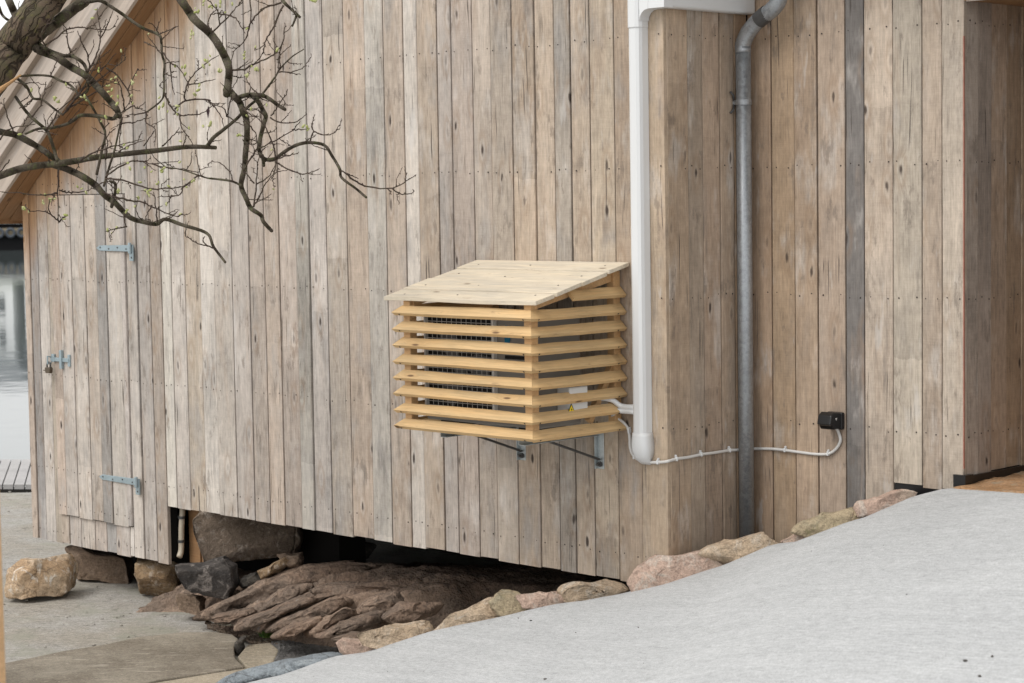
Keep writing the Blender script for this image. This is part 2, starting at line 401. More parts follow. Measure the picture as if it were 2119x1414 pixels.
# sliding bolt
Pb = onY(122, 745, -.03); m = MB(); z = Pb.z
m.box((Pb.x-.10, -.030, z-.011), (Pb.x+.105, -.020, z+.013))
m.box((Pb.x+.01, -.036, z-.055), (Pb.x+.035, -.017, z+.062))
m.box((Pb.x+.09, -.026, z-.038), (Pb.x+.115, -.016, z+.036))
m.box((Pb.x-.085, -.032, z-.016), (Pb.x-.055, -.017, z+.034))
m.tube([(Pb.x-.10, -.022, z+.012), (Pb.x-.10, -.05, z+.02), (Pb.x-.10, -.05, z-.03), (Pb.x-.10, -.022, z-.022)], .006, 8)
bevel(m.build('door_bolt', m_zinc, door), .002)
lock = empty('padlock', (Pb.x-.10, -.045, z-.10)); tag(lock, 'small tarnished padlock hanging from the sliding bolt of the board door', 'padlock')
m = MB(); m.prism([(Pb.x-.125, -.055, z-.088), (Pb.x-.075, -.055, z-.088), (Pb.x-.07, -.055, z-.06), (Pb.x-.075, -.055, z-.05), (Pb.x-.125, -.055, z-.05), (Pb.x-.13, -.055, z-.06)], (0, .024, 0))
bevel(m.build('lock_body', m_brass, lock), .004, 2)
m = MB(); m.tube([(Pb.x-.118, -.043, z-.055), (Pb.x-.118, -.043, z-.03), (Pb.x-.11, -.043, z-.018), (Pb.x-.09, -.043, z-.018), (Pb.x-.082, -.043, z-.03), (Pb.x-.082, -.043, z-.055)], .005, 8)
m.build('shackle', m_darksteel, lock, smooth=True)
m = MB(); m.tube([(Pb.x-.13, -.043, z-.07), (Pb.x-.16, -.043, z-.073)], .004, 6); m.build('key', m_brass, lock)

# return wall (short) and long wall
rwall = MB().box((-.07, .03, -.6), (-.028, D+.05, 3.3)).build('return_wall', m_felt, shed)
yb = [.0235, .173, .28, .407, .511, D-.002]
for i in range(5):
    plank(rwall, m_oakC, yb[i], yb[i+1], -.45, 3.3, -.003, 'B', [(.405, .310, .225), (.37, .295, .235), (.40, .31, .235), (.355, .275, .21), (.33, .235, .155)][i], 'r', .005)
lwall = MB().prism([(-.03, D+.026, -.6), (.83, D+.026, -.6), (.83, D+.026, .2), (1.17, D+.026, .2), (1.17, D+.026, 2.5), (2.9, D+.026, 2.5), (2.9, D+.026, 3.3), (-.03, D+.026, 3.3)], (0, .04, 0)).build('long_wall', m_felt, shed)
xc = [.0, .141, .272, .408, .562, .666, .822, .973, 1.078, 1.193]
tc_ = [(.335, .245, .170), (.40, .295, .20), (.375, .285, .21), (.385, .305, .235), (.175, .158, .15), (.43, .355, .285), (.43, .365, .305), (.39, .315, .25), (.42, .35, .29)]
for i in range(9):
    plank(lwall, m_oakC, xc[i], xc[i+1], -.5 if i < 6 else .322, 3.3, D, 'A', tc_[i], 'l', .012 if i == 2 else .006)
for k in range(12):
    plank(lwall, m_oakC, 1.193+k*.14, 1.333+k*.14, 2.448, 3.3, D, 'A', (.40, .34, .285), 'l', .0035)
for k in range(7):
    plank(lwall, m_oakC, 2.873+k*.14, 3.013+k*.14, .2, 3.3, D+.001 if k < 1 else D, 'A', (.40, .335, .275), 'l', .006)
MB().box((1.1885, D-.0045, .42), (1.1915, D+.006, 2.30)).build('red_painted_edge', m_red, lwall)
MB().box((.826, D+.006, .05), (1.30, D+.05, .325)).build('plinth', m_black, shed)
XD = 1.193
dwall = MB().box((XD-.07, D+.05, .2), (XD-.03, 2.4, 2.6)).build('recess_wall', m_felt, shed)
ydb = [D+.024, .718, .822, .951, 1.078, 1.21, 1.35, 1.48, 1.62, 1.76, 1.90, 2.03, 2.17, 2.30]
for i in range(len(ydb)-1):
    plank(dwall, m_oakC, ydb[i], ydb[i+1], .386, 2.455, XD-.006, 'B', [(.37, .31, .26), (.30, .25, .21), (.36, .275, .20), (.35, .255, .175)][min(i, 3)], 'd2', .003)
bwall = MB().box((XD-.03, 2.36, .2), (2.9, 2.40, 2.6)).build('recess_back_wall', m_felt, shed)
for k in range(12): plank(bwall, m_oakC, XD+k*.14, XD+.14+k*.14, .40, 2.455, 2.33, 'A', (.34, .26, .19), 'b2', .003)
ewall = MB().box((2.88, D+.03, .2), (2.92, 2.4, 2.6)).build('recess_side_wall', m_felt, shed)
MB().box((XD-.03, D+.002, 2.452), (2.88, 2.34, 2.475)).build('recess_ceiling', m_soffit, shed)
sill = MB(); sill.box((XD-.05, D-.012, .335), (XD+.012, D+.05, .392)); sill.box((XD-.004, D+.05, .34), (XD+.010, 2.33, .386)); sill.build('black_sill', m_black, shed)
for key, par in (('g', gwall), ('d', door), ('r', rwall), ('l', lwall), ('d2', dwall), ('b2', bwall)):
    o = nails[key].build('nail_heads', m_nail, par, fix=False); o['kind'] = 'stuff'
# floor over the crawl space, added unseen walls that block light beneath it
MB().box((-3.94, .03, -.14), (-.03, 7, -.06)).build('floor', m_felt, shed)
MB().box((XL+.02, .03, -.48), (-3.95, 7, -.40)).build('low_floor', m_felt, shed)
MB().box((XL+.02, 2.6, -1.2), (0, 2.8, -.06)).build('crawl_light_block', m_felt, shed)
MB().box((XL+.04, .55, -1.2), (-3.0, .75, -.15)).build('crawl_light_block', m_felt, shed)  # unseen wall added to stop light showing through the crawl space
MB().box((XL-.002, .024, -.50), (XL+.02, 7, LZ(XL)-.1)).build('side_wall', m_felt, shed)
for k in range(14): plank(shed, m_oakA, .026+k*.145, .026+(k+1)*.145, -.51, LZ(XL)+.0, XL-.003, 'B', (.4, .36, .33), 'sw', .003, rows=False)
# boards behind the drain pipe at the step of the wall
for k, (xa, xb_) in enumerate(((-3.905, -3.80), (-3.795, -3.70), (-3.695, -3.60))):
    MB().box((xa, .14+.01*(k % 2), -.52), (xb_, .165+.01*(k % 2), -.15)).build('crawl_board', m_soffit, shed)
# roof
roof = MB()
def slope_prism(m, Xa, Xb, z0, z1, y0, y1):
    m.prism([(Xa, y0, LZ(Xa)+z0), (Xb, y0, LZ(Xb)+z0), (Xb, y0, LZ(Xb)+z1), (Xa, y0, LZ(Xa)+z1)], (0, y1-y0, 0)); return m
rf = slope_prism(MB(), XE-.02, RIDX, .386, .41, -.245, 7)
rf.prism([(RIDX, -.262, LZ(RIDX)+.34), (.55, -.262, LZ(RIDX)+.34-(.55-RIDX)*RS), (.55, -.262, LZ(RIDX)+.40-(.55-RIDX)*RS), (RIDX, -.262, LZ(RIDX)+.40)], (0, 7.2, 0))
roof = rf.build('roof', m_roofing, shed)
def slope_board(name, z0, z1, y0, y1, mat, tint):
    """board along the verge; local X along the slope"""
    Xa, Xb = XE, RIDX; th = math.atan(RS); Ln = (Xb-Xa)/math.cos(th); c = math.cos(th)
    h0, h1 = z0*c, z1*c
    V = [(0, y0, h0), (0, y1, h0), (0, y1, h1), (0, y0, h1), (Ln, y0, h0), (Ln, y1, h0), (Ln, y1, h1), (Ln, y0, h1)]
    V = [(x+h*math.tan(th)*0, y, h) for x, y, h in V]
    o = mesh(name, V, [(0,3,2,1),(4,5,6,7),(0,1,5,4),(1,2,6,5),(2,3,7,6),(3,0,4,7)], mat, roof, loc=(Xa, 0, LZ(Xa)), rot=(0, -th, 0), color=(*tint, 1))
    fixn(o); bevel(o, .002); return o
m_vergeX = None
def oak_x(name):
    """verge boards: weathered grey, grain along local X"""
    M = Mat(name, .82, .25); o = M.obj(); r = M.rnd(); x, y, z = M.xyz(o); x = x+r*31.; z = z+r*17.
    g = M.noise(M.comb(x*.04, y, z), 170, 3, .6); g2 = M.noise(M.comb(x*.1, y, z), 30, 3, .6); w = M.noise(M.comb(x*.5, y, z*1.5), 5, 4, .6)
    c = M.mul(M.ocol(), (g-.5)*.4+(g2-.5)*.7+1.0); c = M.mix(M.ss(w, .5, .7)*.5, c, (.40, .37, .35)); c = M.mix(M.ss(w, .26, .42, 1, 0)*.35, c, (.36, .25, .17))
    M.set('Base Color', c); M.bump(g*.6+g2*.4, .3, .003); return M.mat
m_vergeX = oak_x('verge_oak_boards')
slope_board('verge_board', -.04, .17, -.205, -.18, m_vergeX, (.44, .375, .32))
slope_board('verge_board', .155, .385, -.250, -.2055, m_vergeX, (.45, .39, .34))
slope_board('verge_trim', .372, .45, -.292, -.2505, m_vergeX, (.33, .27, .22))
for k in range(2):
    slope_board('soffit_board', .0-.004*k, .022, -.18+.09*k, -.092+.09*k, m_soffit, (.5, .3, .1))
slope_board('roof_deck_board', .025, .05, -.17, .3, m_soffit, (.5, .3, .1))
# eave along the left side
ez = LZ(XE)
o = MB().box((XE-.005, -.18, ez-.015), (XE+.022, 7, ez+.14)).build('eave_fascia', m_soffit, roof)
MB().prism([(XE+.022, .0, ez+.0), (XL-.03, .0, LZ(XL-.03)-.002), (XL-.03, .0, LZ(XL-.03)+.02), (XE+.022, .0, ez+.02)], (0, 7, 0)).build('eave_soffit', m_soffit, roof)
# lean-to eave above the long wall
MB().prism([(.0, .12, 3.05), (.0, 1.6, 3.55), (.0, 1.6, 3.62), (.0, .12, 3.12)], (3.2, 0, 0)).build('long_wall_eave', m_roofing, shed)

# ------------------------------------------------------------------ plastic line-set trunking
XR = onY(1347, 650).x; XT = onY(1302.5, 490, -.065).x
trk = empty('pipe_trunking', (XR, 0, .42)); tag(trk, 'white plastic pipe trunking running up the wall beside the louvred box and round the corner', 'trunking')
prof = [(XR, 0), (XR, -.040), (XR-.006, -.056), (XR-.020, -.064), (XT+.016, -.064), (XT+.004, -.058), (XT, -.044), (XT, 0)]
m = MB(); m.prism([(x, y, .53) for x, y in prof], (0, 0, 1.875)); m.build('straight_cover', m_pvc, trk)
m = MB(); wx = .005; rings = 9; nP = len(prof); cx = (XR+XT)/2; V = []
for i in range(rings):
    t = i/(rings-1); zz = .545-.150*t
    dpt = math.sqrt(max(0, 1-max(0, (t-.35)/.66)**2)); wid = 1.10+.24*math.sin(math.pi*min(1, t*1.1))-.32*max(0, t-.62)/.38
    V += [(cx+(x-cx)*wid, (y-.004 if y < 0 else 0)*max(.12, dpt), zz) for x, y in prof]
Fc = [(i*nP+k, i*nP+(k+1) % nP, (i+1)*nP+(k+1) % nP, (i+1)*nP+k) for i in range(rings-1) for k in range(nP)]
Fc += [tuple(range(nP)), tuple(range((rings-1)*nP, rings*nP))]
m.add(V, Fc); o = m.build('end_cap', m_pvc, trk, smooth=True); o.data.shade_auto_smooth if False else None
zb = onX(1450, 23, .035).z
m = MB(); ex = [(cx+(x-cx)*1.09, y*1.07) for x, y in prof]
m.prism([(x, y, 2.395) for x, y in ex], (0, 0, zb+.20-2.395)); bevel(m.build('elbow', m_pvc, trk), .003, 2)
m = MB(); fil = [(XR+.005, 0, 2.43)]+[(XR+.005+.05*(1-math.cos(a)), 0, zb-.05+.05*math.sin(a)) for a in (0, .4, .8, 1.2, math.pi/2)]+[(XR+.06, 0, zb+.05), (XR+.005, 0, zb+.05)]
m.prism(fil, (0, -.064, 0)); m.box((XR+.002, -.0625, zb+.001), (.062, -.001, zb+.18)); bevel(m.build('corner_piece', m_pvc, trk), .008, 3)
m = MB(); m.box((.0, -.063, zb+.002), (.061, D-.006, zb+.178)); bevel(m.build('horizontal_cover', m_pvc, trk), .012, 3)

# ------------------------------------------------------------------ galvanised downpipe
dp = empty('downpipe', (.045, .52, -.2)); tag(dp, 'galvanised grey steel downpipe standing in the inner corner of the walls', 'downpipe')
def galv_pipe():
    M = Mat('spangled_galvanised', .4, .5); x, y, z = M.xyz(M.obj()); P = M.comb(x, y, z)
    v = M.xyz(M.voro(P, 75, out='Color'))[0]; n = M.noise(M.comb(x, y, z*.25), 18, 4, .6); s = M.noise(P, 160, 2)
    c = M.mul(M.mix(n, (.40, .42, .44), (.25, .265, .28)), v*.28+s*.5+.62)
    M.set('Base Color', c); M.set('Metallic', .65); M.set('Roughness', v*.18+.36); return M.mat
m_pipe = galv_pipe()
PC = onY(1542, 650, .52); px0 = PC.x
m = MB(); zt = onY(1540, 96, .52).z
m.tube([(px0, .52, -.3), (px0, .52, zt)], .0358, 24); m.build('pipe', m_pipe, dp, smooth=True)
b0 = Vector((px0, .52, zt-.03)); b1_ = Vector((px0, .52, zt+.01)); b2_ = onY(1549, 66, .515); b3_ = onY(1572, 40, .51); b4_ = onY(1600, 18, .50); b5_ = onY(1614, -8, .50); b6_ = onY(1615, -60, .50)
pts = catmull([b0, b1_, b2_, b3_, b4_, b5_, b6_], 4)
m = MB(); m.tube(pts, .0375, 24); m.build('swan_neck', m_pipe, dp, smooth=True)
m = MB(); q0 = onY(1570, 42, .51); q1 = onY(1588, 27, .505); m.tube([q0, q1], .0395, 24); m.build('joint_collar', m_darksteel, dp, smooth=False)
zc = onY(1540, 212, .52).z
m = MB(); m.tube([(px0, .52, zc-.012), (px0, .52, zc+.012)], .039, 24); m.box((px0-.062, .50, zc-.010), (px0-.036, .53, zc+.010)); m.build('pipe_clip', m_pipe, dp)
m = MB(); m.tube([(.006, .47, zc+.05), (.012, .485, zc+.035), (px0-.05, .51, zc)], .005, 6); m.tube([(.006, .47, zc-.05), (.012, .485, zc-.035), (px0-.05, .51, zc)], .005, 6); m.build('clip_wire', m_darksteel, dp)

# ------------------------------------------------------------------ louvred timber cover
YF, XRo, XLo = -.64, -.232, -1.16
cov = empty('louvred_cover', (-.7, -.32, .5)); tag(cov, 'louvred pine box with a sloping board lid mounted on the grey board wall', 'louvred cover')
SP = [(0, .0135), (-.038, .049), (-.050, .037), (-.012, 0)]      # slat section (outward, up): arris, inner top, inner under, lower edge
def slat(z, side, y_end=-.006, y_start=None, seed=0):
    rr = random.Random(seed*77+len(side)*5+int(z*1000)); n = 8; V = []; Fc = []
    lift = rr.uniform(-.002, .002); ph = rr.uniform(0, 6)
    for i in range(n+1):
        t = i/n
        for k, (s, h) in enumerate(SP):
            wob = (.0009*math.sin(ph+t*5)+rr.uniform(-.0006, .0006)) if k in (0, 3) else (.002*math.sin(ph*2+t*6)+rr.uniform(-.001, .001))
            zz = z+h+lift+wob
            if side == 'front': V.append((XLo-s+(XRo+s-(XLo-s))*t, YF-s, zz))
            else:
                ya = (YF-s) if y_start is None else y_start
                xx = XRo+s if side == 'right' else XLo-s
                V.append((xx, ya+(y_end-ya)*t, zz))
    for i in range(n):
        for k in range(4): Fc.append((i*4+k, i*4+(k+1) % 4, (i+1)*4+(k+1) % 4, (i+1)*4+k))
    Fc += [(0, 1, 2, 3), tuple(range(n*4, n*4+4))]
    o = mesh('slat', V, Fc, m_slat if side == 'front' else m_slatY, cov); fixn(o); return o
for k in range(8):
    z = .547+.077*k
    slat(z, 'front', seed=k); slat(z, 'right', seed=k+20, y_end=-.055 if k == 1 else -.006); slat(z, 'left', seed=k+40)
slat(.547+.077*8, 'right', y_start=-.36, seed=70); slat(.547+.077*8, 'left', y_start=-.36, seed=71)
def lidz(Y): return 1.325+.242*Y
for (xa, xb_) in ((XRo-.085, XRo-.040), (XLo+.040, XLo+.085)):
    for (ya, yb_) in ((YF+.040, YF+.085), (-.05, -.006)):
        bevel(MB().prism([(xa, ya, .545), (xb_, ya, .545), (xb_, yb_, .545), (xa, yb_, .545)], (0, 0, lidz((ya+yb_)/2)-.03-.545)).build('post', m_post, cov), .002)
for x in (XRo-.075, XLo+.075):
    m = MB(); m.prism([(x-.02, YF+.06, lidz(YF+.06)-.022), (x-.02, -.008, lidz(-.008)-.022), (x-.02, -.008, lidz(-.008)-.075), (x-.02, YF+.06, lidz(YF+.06)-.055)], (.04, 0, 0)); m.build('rafter', m_post, cov)
MB().box((XLo+.06, YF+.051, .553), (XRo-.06, YF+.075, .575)).build('bottom_rail', m_post, cov)
MB().beam((XRo-.07, -.20, .60), (XRo-.07, -.03, .86), .03, .03).build('side_brace', m_post, cov)
sc_n = MB(); rr = random.Random(3)
edges = [(.0, -.146), (-.146, -.322), (-.322, -.498), (-.498, -.628)]
for k, (ya, yb_) in enumerate(edges):
    g = .0048; up = [.004, .000, .004, .000][k]; xl = -1.231+[.0, .006, -.004, .0][k]; xr = -.216+[-.000, -.004, .003, -.001][k]
    ya_, yb2 = ya-(.003 if k == 0 else g), yb_+g; n = 6; V = []; Fc = []
    for i in range(n+1):
        x = xl+(xr-xl)*i/n; bow = .002*math.sin(i*1.3+k*2)
        for (y, dz) in ((ya_, 0), (yb2, bow), (yb2, -.019+bow), (ya_, -.019)): V.append((x, y, lidz(y)+dz+up))
    for i in range(n):
        for q in range(4): Fc.append((i*4+q, i*4+(q+1) % 4, (i+1)*4+(q+1) % 4, (i+1)*4+q))
    Fc += [(0, 1, 2, 3), tuple(range(n*4, n*4+4))]
    o = mesh('lid_board', V, Fc, m_lid, cov); fixn(o); bevel(o, .0015)
    for x in (xl+.10, xr-.09, xl+.45):
        y = (ya+yb_)/2+rr.uniform(-.03, .03); sc_n.disc((x, y, lidz(y)+up+.0005), (0, -.235, 1), .0045, 6, .0012)
for k in range(8):
    z = .547+.077*k+.006
    for x in (XRo-.055, XLo+.05): sc_n.disc((x, YF+.0055, z), (0, -1, -1), .0045, 6, .0015)
    for y in (YF+.055, -.06): sc_n.disc((XRo-.0055, y, z), (1, 0, -1), .0045, 6, .0015)
o = sc_n.build('screws', m_nail, cov); o['kind'] = 'stuff'

# ------------------------------------------------------------------ heat pump inside the cover
hp = empty('heat_pump_unit', (-.73, -.34, .56)); tag(hp, 'ivory heat pump unit in shade-darkened grey with a dark wire grille inside the louvred cover', 'heat pump')
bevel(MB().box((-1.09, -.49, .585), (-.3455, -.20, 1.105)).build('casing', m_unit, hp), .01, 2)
gx0, gx1, gz0, gz1 = -1.065, -.612, .61, 1.085
MB().box((gx0, -.4935, gz0), (gx1, -.4905, gz1)).build('fan_recess_shade', m_dark, hp)  # flat black panel painting the shade of the recess behind the grille
m = MB()
for k in range(14): x = gx0+.01+(gx1-gx0-.02)*k/13; m.tube([(x, -.506, gz0+.005), (x, -.506, gz1-.005)], .0014, 4)
for k in range(24): z = gz0+.008+(gz1-gz0-.016)*k/23; m.tube([(gx0+.005, -.508, z), (gx1-.005, -.508, z)], .0014, 4)
m.build('grille', m_wire, hp)
m = MB(); m.box((gx1-.002, -.512, gz0), (gx1+.010, -.489, gz1)); m.box((gx0-.01, -.512, gz0), (gx0, -.489, gz1)); m.box((gx0, -.512, gz1), (gx1-.002, -.489, gz1+.008)); m.build('grille_frame', m_valve, hp)
m = MB()
for k in range(3):
    a = k*2*math.pi/3; c = Vector(((gx0+gx1)/2, -.4945, .85)); P = []
    for (r_, da) in ((.03, -.3), (.20, -.35), (.205, .25), (.12, .55), (.03, .5)): P.append(c+Vector((math.cos(a+da)*r_, 0, math.sin(a+da)*r_)))
    m.prism(P, (0, -.004, 0))
m.disc(((gx0+gx1)/2, -.4945, .85), (0, -1, 0), .045, 16, .008); m.build('fan', m_darksteel, hp)
def text(s, size, loc, rot, mat, parent, name, width=None):
    cu = bpy.data.curves.new(name, 'FONT'); cu.body = s; cu.size = size; cu.extrude = .0006; cu.offset = size*.02
    t = bpy.data.objects.new('tmp', cu); col.objects.link(t); dg = bpy.context.evaluated_depsgraph_get()
    me = bpy.data.meshes.new_from_object(t.evaluated_get(dg)); bpy.data.objects.remove(t)
    if width:
        xs = [v.co.x for v in me.vertices]; k = width/(max(xs)-min(xs))
        for v in me.vertices: v.co.x *= k
    me.materials.clear(); me.materials.append(mat); o = bpy.data.objects.new(name, me); o.location = loc; o.rotation_euler = rot; return link(o, parent)
tp = onY(1045, 683, -.4925)
text('DAIKIN', .030, (tp.x, -.4925, tp.z), (math.pi/2, 0, 0), m_blue, hp, 'logo_lettering', .105)
m = MB(); m.prism([(tp.x-.004, -.4915, tp.z-.035), (tp.x+.034, -.4915, tp.z-.035), (tp.x+.022, -.4915, tp.z-.085), (tp.x+.008, -.4915, tp.z-.10), (tp.x-.002, -.4915, tp.z-.085)], (0, -.0015, 0)); m.build('logo_mark', m_blue, hp)
m = MB(); lp = onY(1045, 741, -.492); m.box((lp.x, -.4925, lp.z-.004), (lp.x+.13, -.4905, lp.z+.012)); 
for k in range(3): m.box((lp.x+.085+k*.014, -.4925, lp.z-.022), (lp.x+.095+k*.014, -.4905, lp.z-.012))
m.build('rating_print', m_dark, hp)
m = MB(); m.box((-.345, -.365, .632), (-.262, -.245, .772)); bevel(m.build('valve_cover', m_valve, hp), .006, 2)
wc = onX(1182, 848, -.2615); h = .052
def tri(m, c, hh, d):
    m.prism([(c.x, c.y-hh*.56, c.z-hh*.42), (c.x, c.y+hh*.56, c.z-hh*.42), (c.x, c.y, c.z+hh*.55)], (d, 0, 0))
m = MB(); tri(m, wc, h, .0012); m.build('warning_border', m_black, hp)
m = MB(); tri(m, wc+Vector((.0012, 0, -.0005)), h*.74, .0008); m.build('warning_triangle', m_yellow, hp)
m = MB(); c = wc+Vector((.0021, 0, 0)); m.prism([c+Vector((0, .004, .012)), c+Vector((0, -.004, -.001)), c+Vector((0, .001, -.001)), c+Vector((0, -.003, -.016)), c+Vector((0, .005, .003)), c+Vector((0, .0005, .003))], (.0006, 0, 0)); m.build('warning_bolt', m_black, hp)
for x in (-.98, -.46):
    MB().box((x-.03, -.47, .5535), (x+.03, -.22, .5845)).build('rubber_foot', m_black, hp)
# refrigerant pipes into the trunking
rp = empty('refrigerant_pipes', (-.25, -.06, .66)); tag(rp, 'pair of white insulated pipes bending from the louvred box into the trunking', 'pipes')
for (z0, z1, dy) in ((.705, .662, -.03), (.655, .640, -.055)):
    pts = catmull([(-.355, -.16, z0+.01), (-.31, -.13+dy*.5, z0), (-.265, -.075+dy*.3, z0-.012), (-.235, -.048, z1), (XT+.006, -.045, z1)], 5)
    m = MB(); m.tube(pts, .0125, 12); m.build('insulated_pipe', m_pvc, rp, smooth=True)
# wall brackets
for x, lab in ((-.929, 'steel wall bracket under the louvred box, half hidden behind its corner'), (-.409, 'steel wall bracket under the louvred box, its long rail beside the trunking')):
    br = empty('wall_bracket', (x, 0, .35)); tag(br, lab, 'bracket', 'steel brackets carrying the louvred box')
    m = MB(); m.box((x-.021, -.006, .35), (x+.021, -.0035, .56)); m.box((x-.021, -.026, .35), (x-.018, -.006, .56)); bevel(m.build('wall_rail', m_galv, br), .001)
    m = MB(); m.box((x-.018, -.535, .512), (x+.018, -.03, .515)); m.box((x-.018, -.535, .515), (x-.0155, -.03, .5525)); m.box((x-.0155, -.535, .550), (x+.018, -.03, .5525)); m.build('arm', m_galv, br)
    m = MB(); m.tube([(x, -.36, .515), (x, -.20, .46), (x, -.012, .395)], .006, 8); m.build('brace', m_darksteel, br)
    m = MB(); m.disc((x, -.0062, .373), (0, -1, 0), .013, 6, .012); m.disc((x, -.018, .373), (0, -1, 0), .006, 8, .016); m.build('bolt', m_darksteel, br)
# supply cable
cab = empty('power_cable', (0, 0, .45)); tag(cab, 'thin white cable clipped along the boards from the louvred box to the black socket', 'cable')
pA = [(-.27, -.06, .625)]+[tuple(onY(x, y, Y)) for x, y, Y in ((1268, 862, -.04), (1287, 872, -.02), (1299, 886, -.010), (1303, 905, -.009), (1304, 925, -.009), (1309, 940, -.009), (1322, 952, -.009), (1345, 957, -.009), (1370, 956.5, -.009), (1381, 955, -.008))]
pB = [tuple(onX(x, y, .008)) for x, y in ((1392, 952), (1405, 949), (1425, 946.5), (1450, 941), (1480, 937), (1509, 932.5), (1535, 931))]
pC = [tuple(onY(x, y, D-.009)) for x, y in ((1562, 929), (1590, 929), (1607, 930), (1625, 932), (1650, 935.5), (1680, 939.5), (1700, 940.5), (1714, 939.5), (1725, 934), (1734, 924), (1739, 912), (1737, 900))]+[tuple(onY(1731, 886, D-.03)), tuple(onY(1724, 874, D-.045))]
m = MB(); m.tube(catmull(pA+pB+pC, 5), .0072, 8); m.build('cable_run', m_cable, cab, smooth=True)
def clip(P, ax):
    m = MB(); w = .0075
    if ax == 'A': m.box((P.x-w*.6, P.y-.010, P.z-.009), (P.x+w*.6, P.y+.009, P.z+.012)); m.box((P.x-w*.5, P.y-.004, P.z+.012), (P.x+w*.5, P.y+.008, P.z+.020))
    else: m.box((P.x-.009, P.y-w*.6, P.z-.009), (P.x+.010, P.y+w*.6, P.z+.012)); m.box((P.x-.008, P.y-w*.5, P.z+.012), (P.x+.004, P.y+w*.5, P.z+.020))
    bevel(m.build('cable_clip', m_pvc, cab), .002)
for x, y in ((1302.5, 893), (1313, 946), (1362, 957)): clip(onY(x, y, -.009), 'A')
for x, y in ((1399, 950.5), (1450, 941), (1509, 932.5)): clip(onX(x, y, .008), 'B')
for x, y in ((1625, 932), (1714, 939.5)): clip(onY(x, y, D-.009), 'A')
# black socket
sx0, sx1 = onY(1749, 870, D).x-.086, onY(1749, 870, D).x; sz0 = onY(1749, 889, D).z; sz1 = onY(1749, 855, D).z+.004
so = empty('outdoor_socket', (sx0, D, sz0)); tag(so, 'black hooded outdoor socket with the white cable plugged in', 'socket')
bevel(MB().box((sx0, D-.026, sz0), (sx1, D-.0035, sz1)).build('back_box', m_black, so), .006, 2)
m = MB(); hh = sz1-sz0
m.prism([(sx0+.004, D-.024, sz0+.006), (sx0+.004, D-.024, sz1-.002), (sx0+.004, D-.075, sz1+.004), (sx0+.004, D-.098, sz1-.010), (sx0+.004, D-.108, sz0+hh*.34), (sx0+.004, D-.095, sz0+hh*.32), (sx0+.004, D-.080, sz0+hh*.05)], (sx1-sx0-.010, 0, 0)); bevel(m.build('hood', m_black, so), .006, 3)
m = MB(); pp = Vector(onY(1724, 874, D-.06)); m.tube([pp+Vector((0, 0, .02)), pp+Vector((0, 0, -.012))], [.020, .015], 12); m.build('plug', m_cable, so)
# drain pipe at the step
wp = empty('drain_pipe', tuple(onY(372, 1150, .07))); tag(wp, 'ivory plastic drain pipe with two dark clamps below the step in the wall', 'pipe')
q = [onY(378, 1040, .10), onY(377, 1068, .085), onY(375.5, 1090, .08), onY(375, 1120, .08), onY(374.5, 1140, .075), onY(371, 1153, .055)]
m = MB(); m.tube(catmull(q, 4), .0175, 14); m.build('pipe', m_waste, wp, smooth=True)
for x, y in ((376, 1071), (375, 1120)):
    c = onY(x, y, .08); m = MB(); m.tube([c+Vector((0, 0, -.008)), c+Vector((0, 0, .008))], .021, 12); m.box((c.x-.045, c.y-.004, c.z-.005), (c.x-.015, c.y+.02, c.z+.005)); m.build('clamp', m_darksteel, wp)

# ------------------------------------------------------------------ ground, ramp, soil, water
GZ = -.77
def concrete():
    M = Mat('brushed_concrete', .88, .2); x, y, z = M.xyz(M.pos())
    u = x*.962-y*.272; v = x*.272+y*.962
    st = M.noise(M.comb(u*.16, v, 0.), 95, 3, .6); st2 = M.noise(M.comb(u*.09, v+4., 0.), 16, 3, .55)
    lo = M.noise(M.comb(x, y, 0.), 1.6, 4, .6); fi = M.noise(M.comb(x, y, z), 260, 2, .7)
    gr = M.noise(M.comb(x, y, z), 90, 3, .7)
    c = M.mix(M.ss(lo, .3, .7), (.405, .412, .416), (.435, .442, .445))
    c = M.mul(c, (st-.5)*.75+(st2-.5)*.30+(fi-.5)*1.4+(gr-.5)*.7+1.0)
    p = M.voro(M.comb(x, y, 0.), 55); pc = M.xyz(M.voro(M.comb(x, y, 0.), 55, out='Color'))[0]
    c = M.mix(M.ss(p, .06, .14, 1, 0)*M.ss(pc, .9, .92)*.8, c, (.10, .095, .09))
    p2 = M.voro(M.comb(x*1.0, y*1.0, 3.), 9); pc2 = M.xyz(M.voro(M.comb(x, y, 3.), 9, out='Color'))[1]
    c = M.mix(M.ss(p2, .035, .05, 1, 0)*M.ss(pc2, .80, .82)*.85, c, (.07, .065, .06))
    M.set('Base Color', c); M.bump(st*.7+fi*.5+gr*.4, .35, .004); return M.mat
def groundmat(name, c1, c2, c3, sc=1.):
    M = Mat(name, .9, .2); x, y, z = M.xyz(M.pos()); P = M.comb(x, y, z)
    a = M.noise(P, 1.3*sc, 5, .6); b = M.noise(P, 5*sc, 5, .65, .8); f = M.noise(P, 120, 3, .7); g = M.noise(M.comb(x*.35+y*.3, y*.9-x*.9, z), 22*sc, 4, .65)
    c = M.mix(M.ss(a, .4, .62), c1, c2); c = M.mix(M.ss(b, .55, .7)*.5, c, c3); f2 = M.noise(P, 55, 3, .7); c = M.mul(c, (f-.5)*1.3+(f2-.5)*1.1+(g-.5)*.8+1.0)
    w = M.noise(P, 9*sc, 6, .75); c = M.mix(M.ss(w, .59, .66)*.6, c, (.085, .075, .066)); c = M.mix(M.ss(w, .33, .41, 1, 0)*.5, c, (.47, .465, .44)); c = M.mix(M.ss(M.noise(P, 3.1*sc, 5, .65), .52, .66)*.5, c, (.27, .27, .215))
    M.set('Base Color', c); M.bump(f*.5+b*.8+w*.5, .6, .012); return M.mat
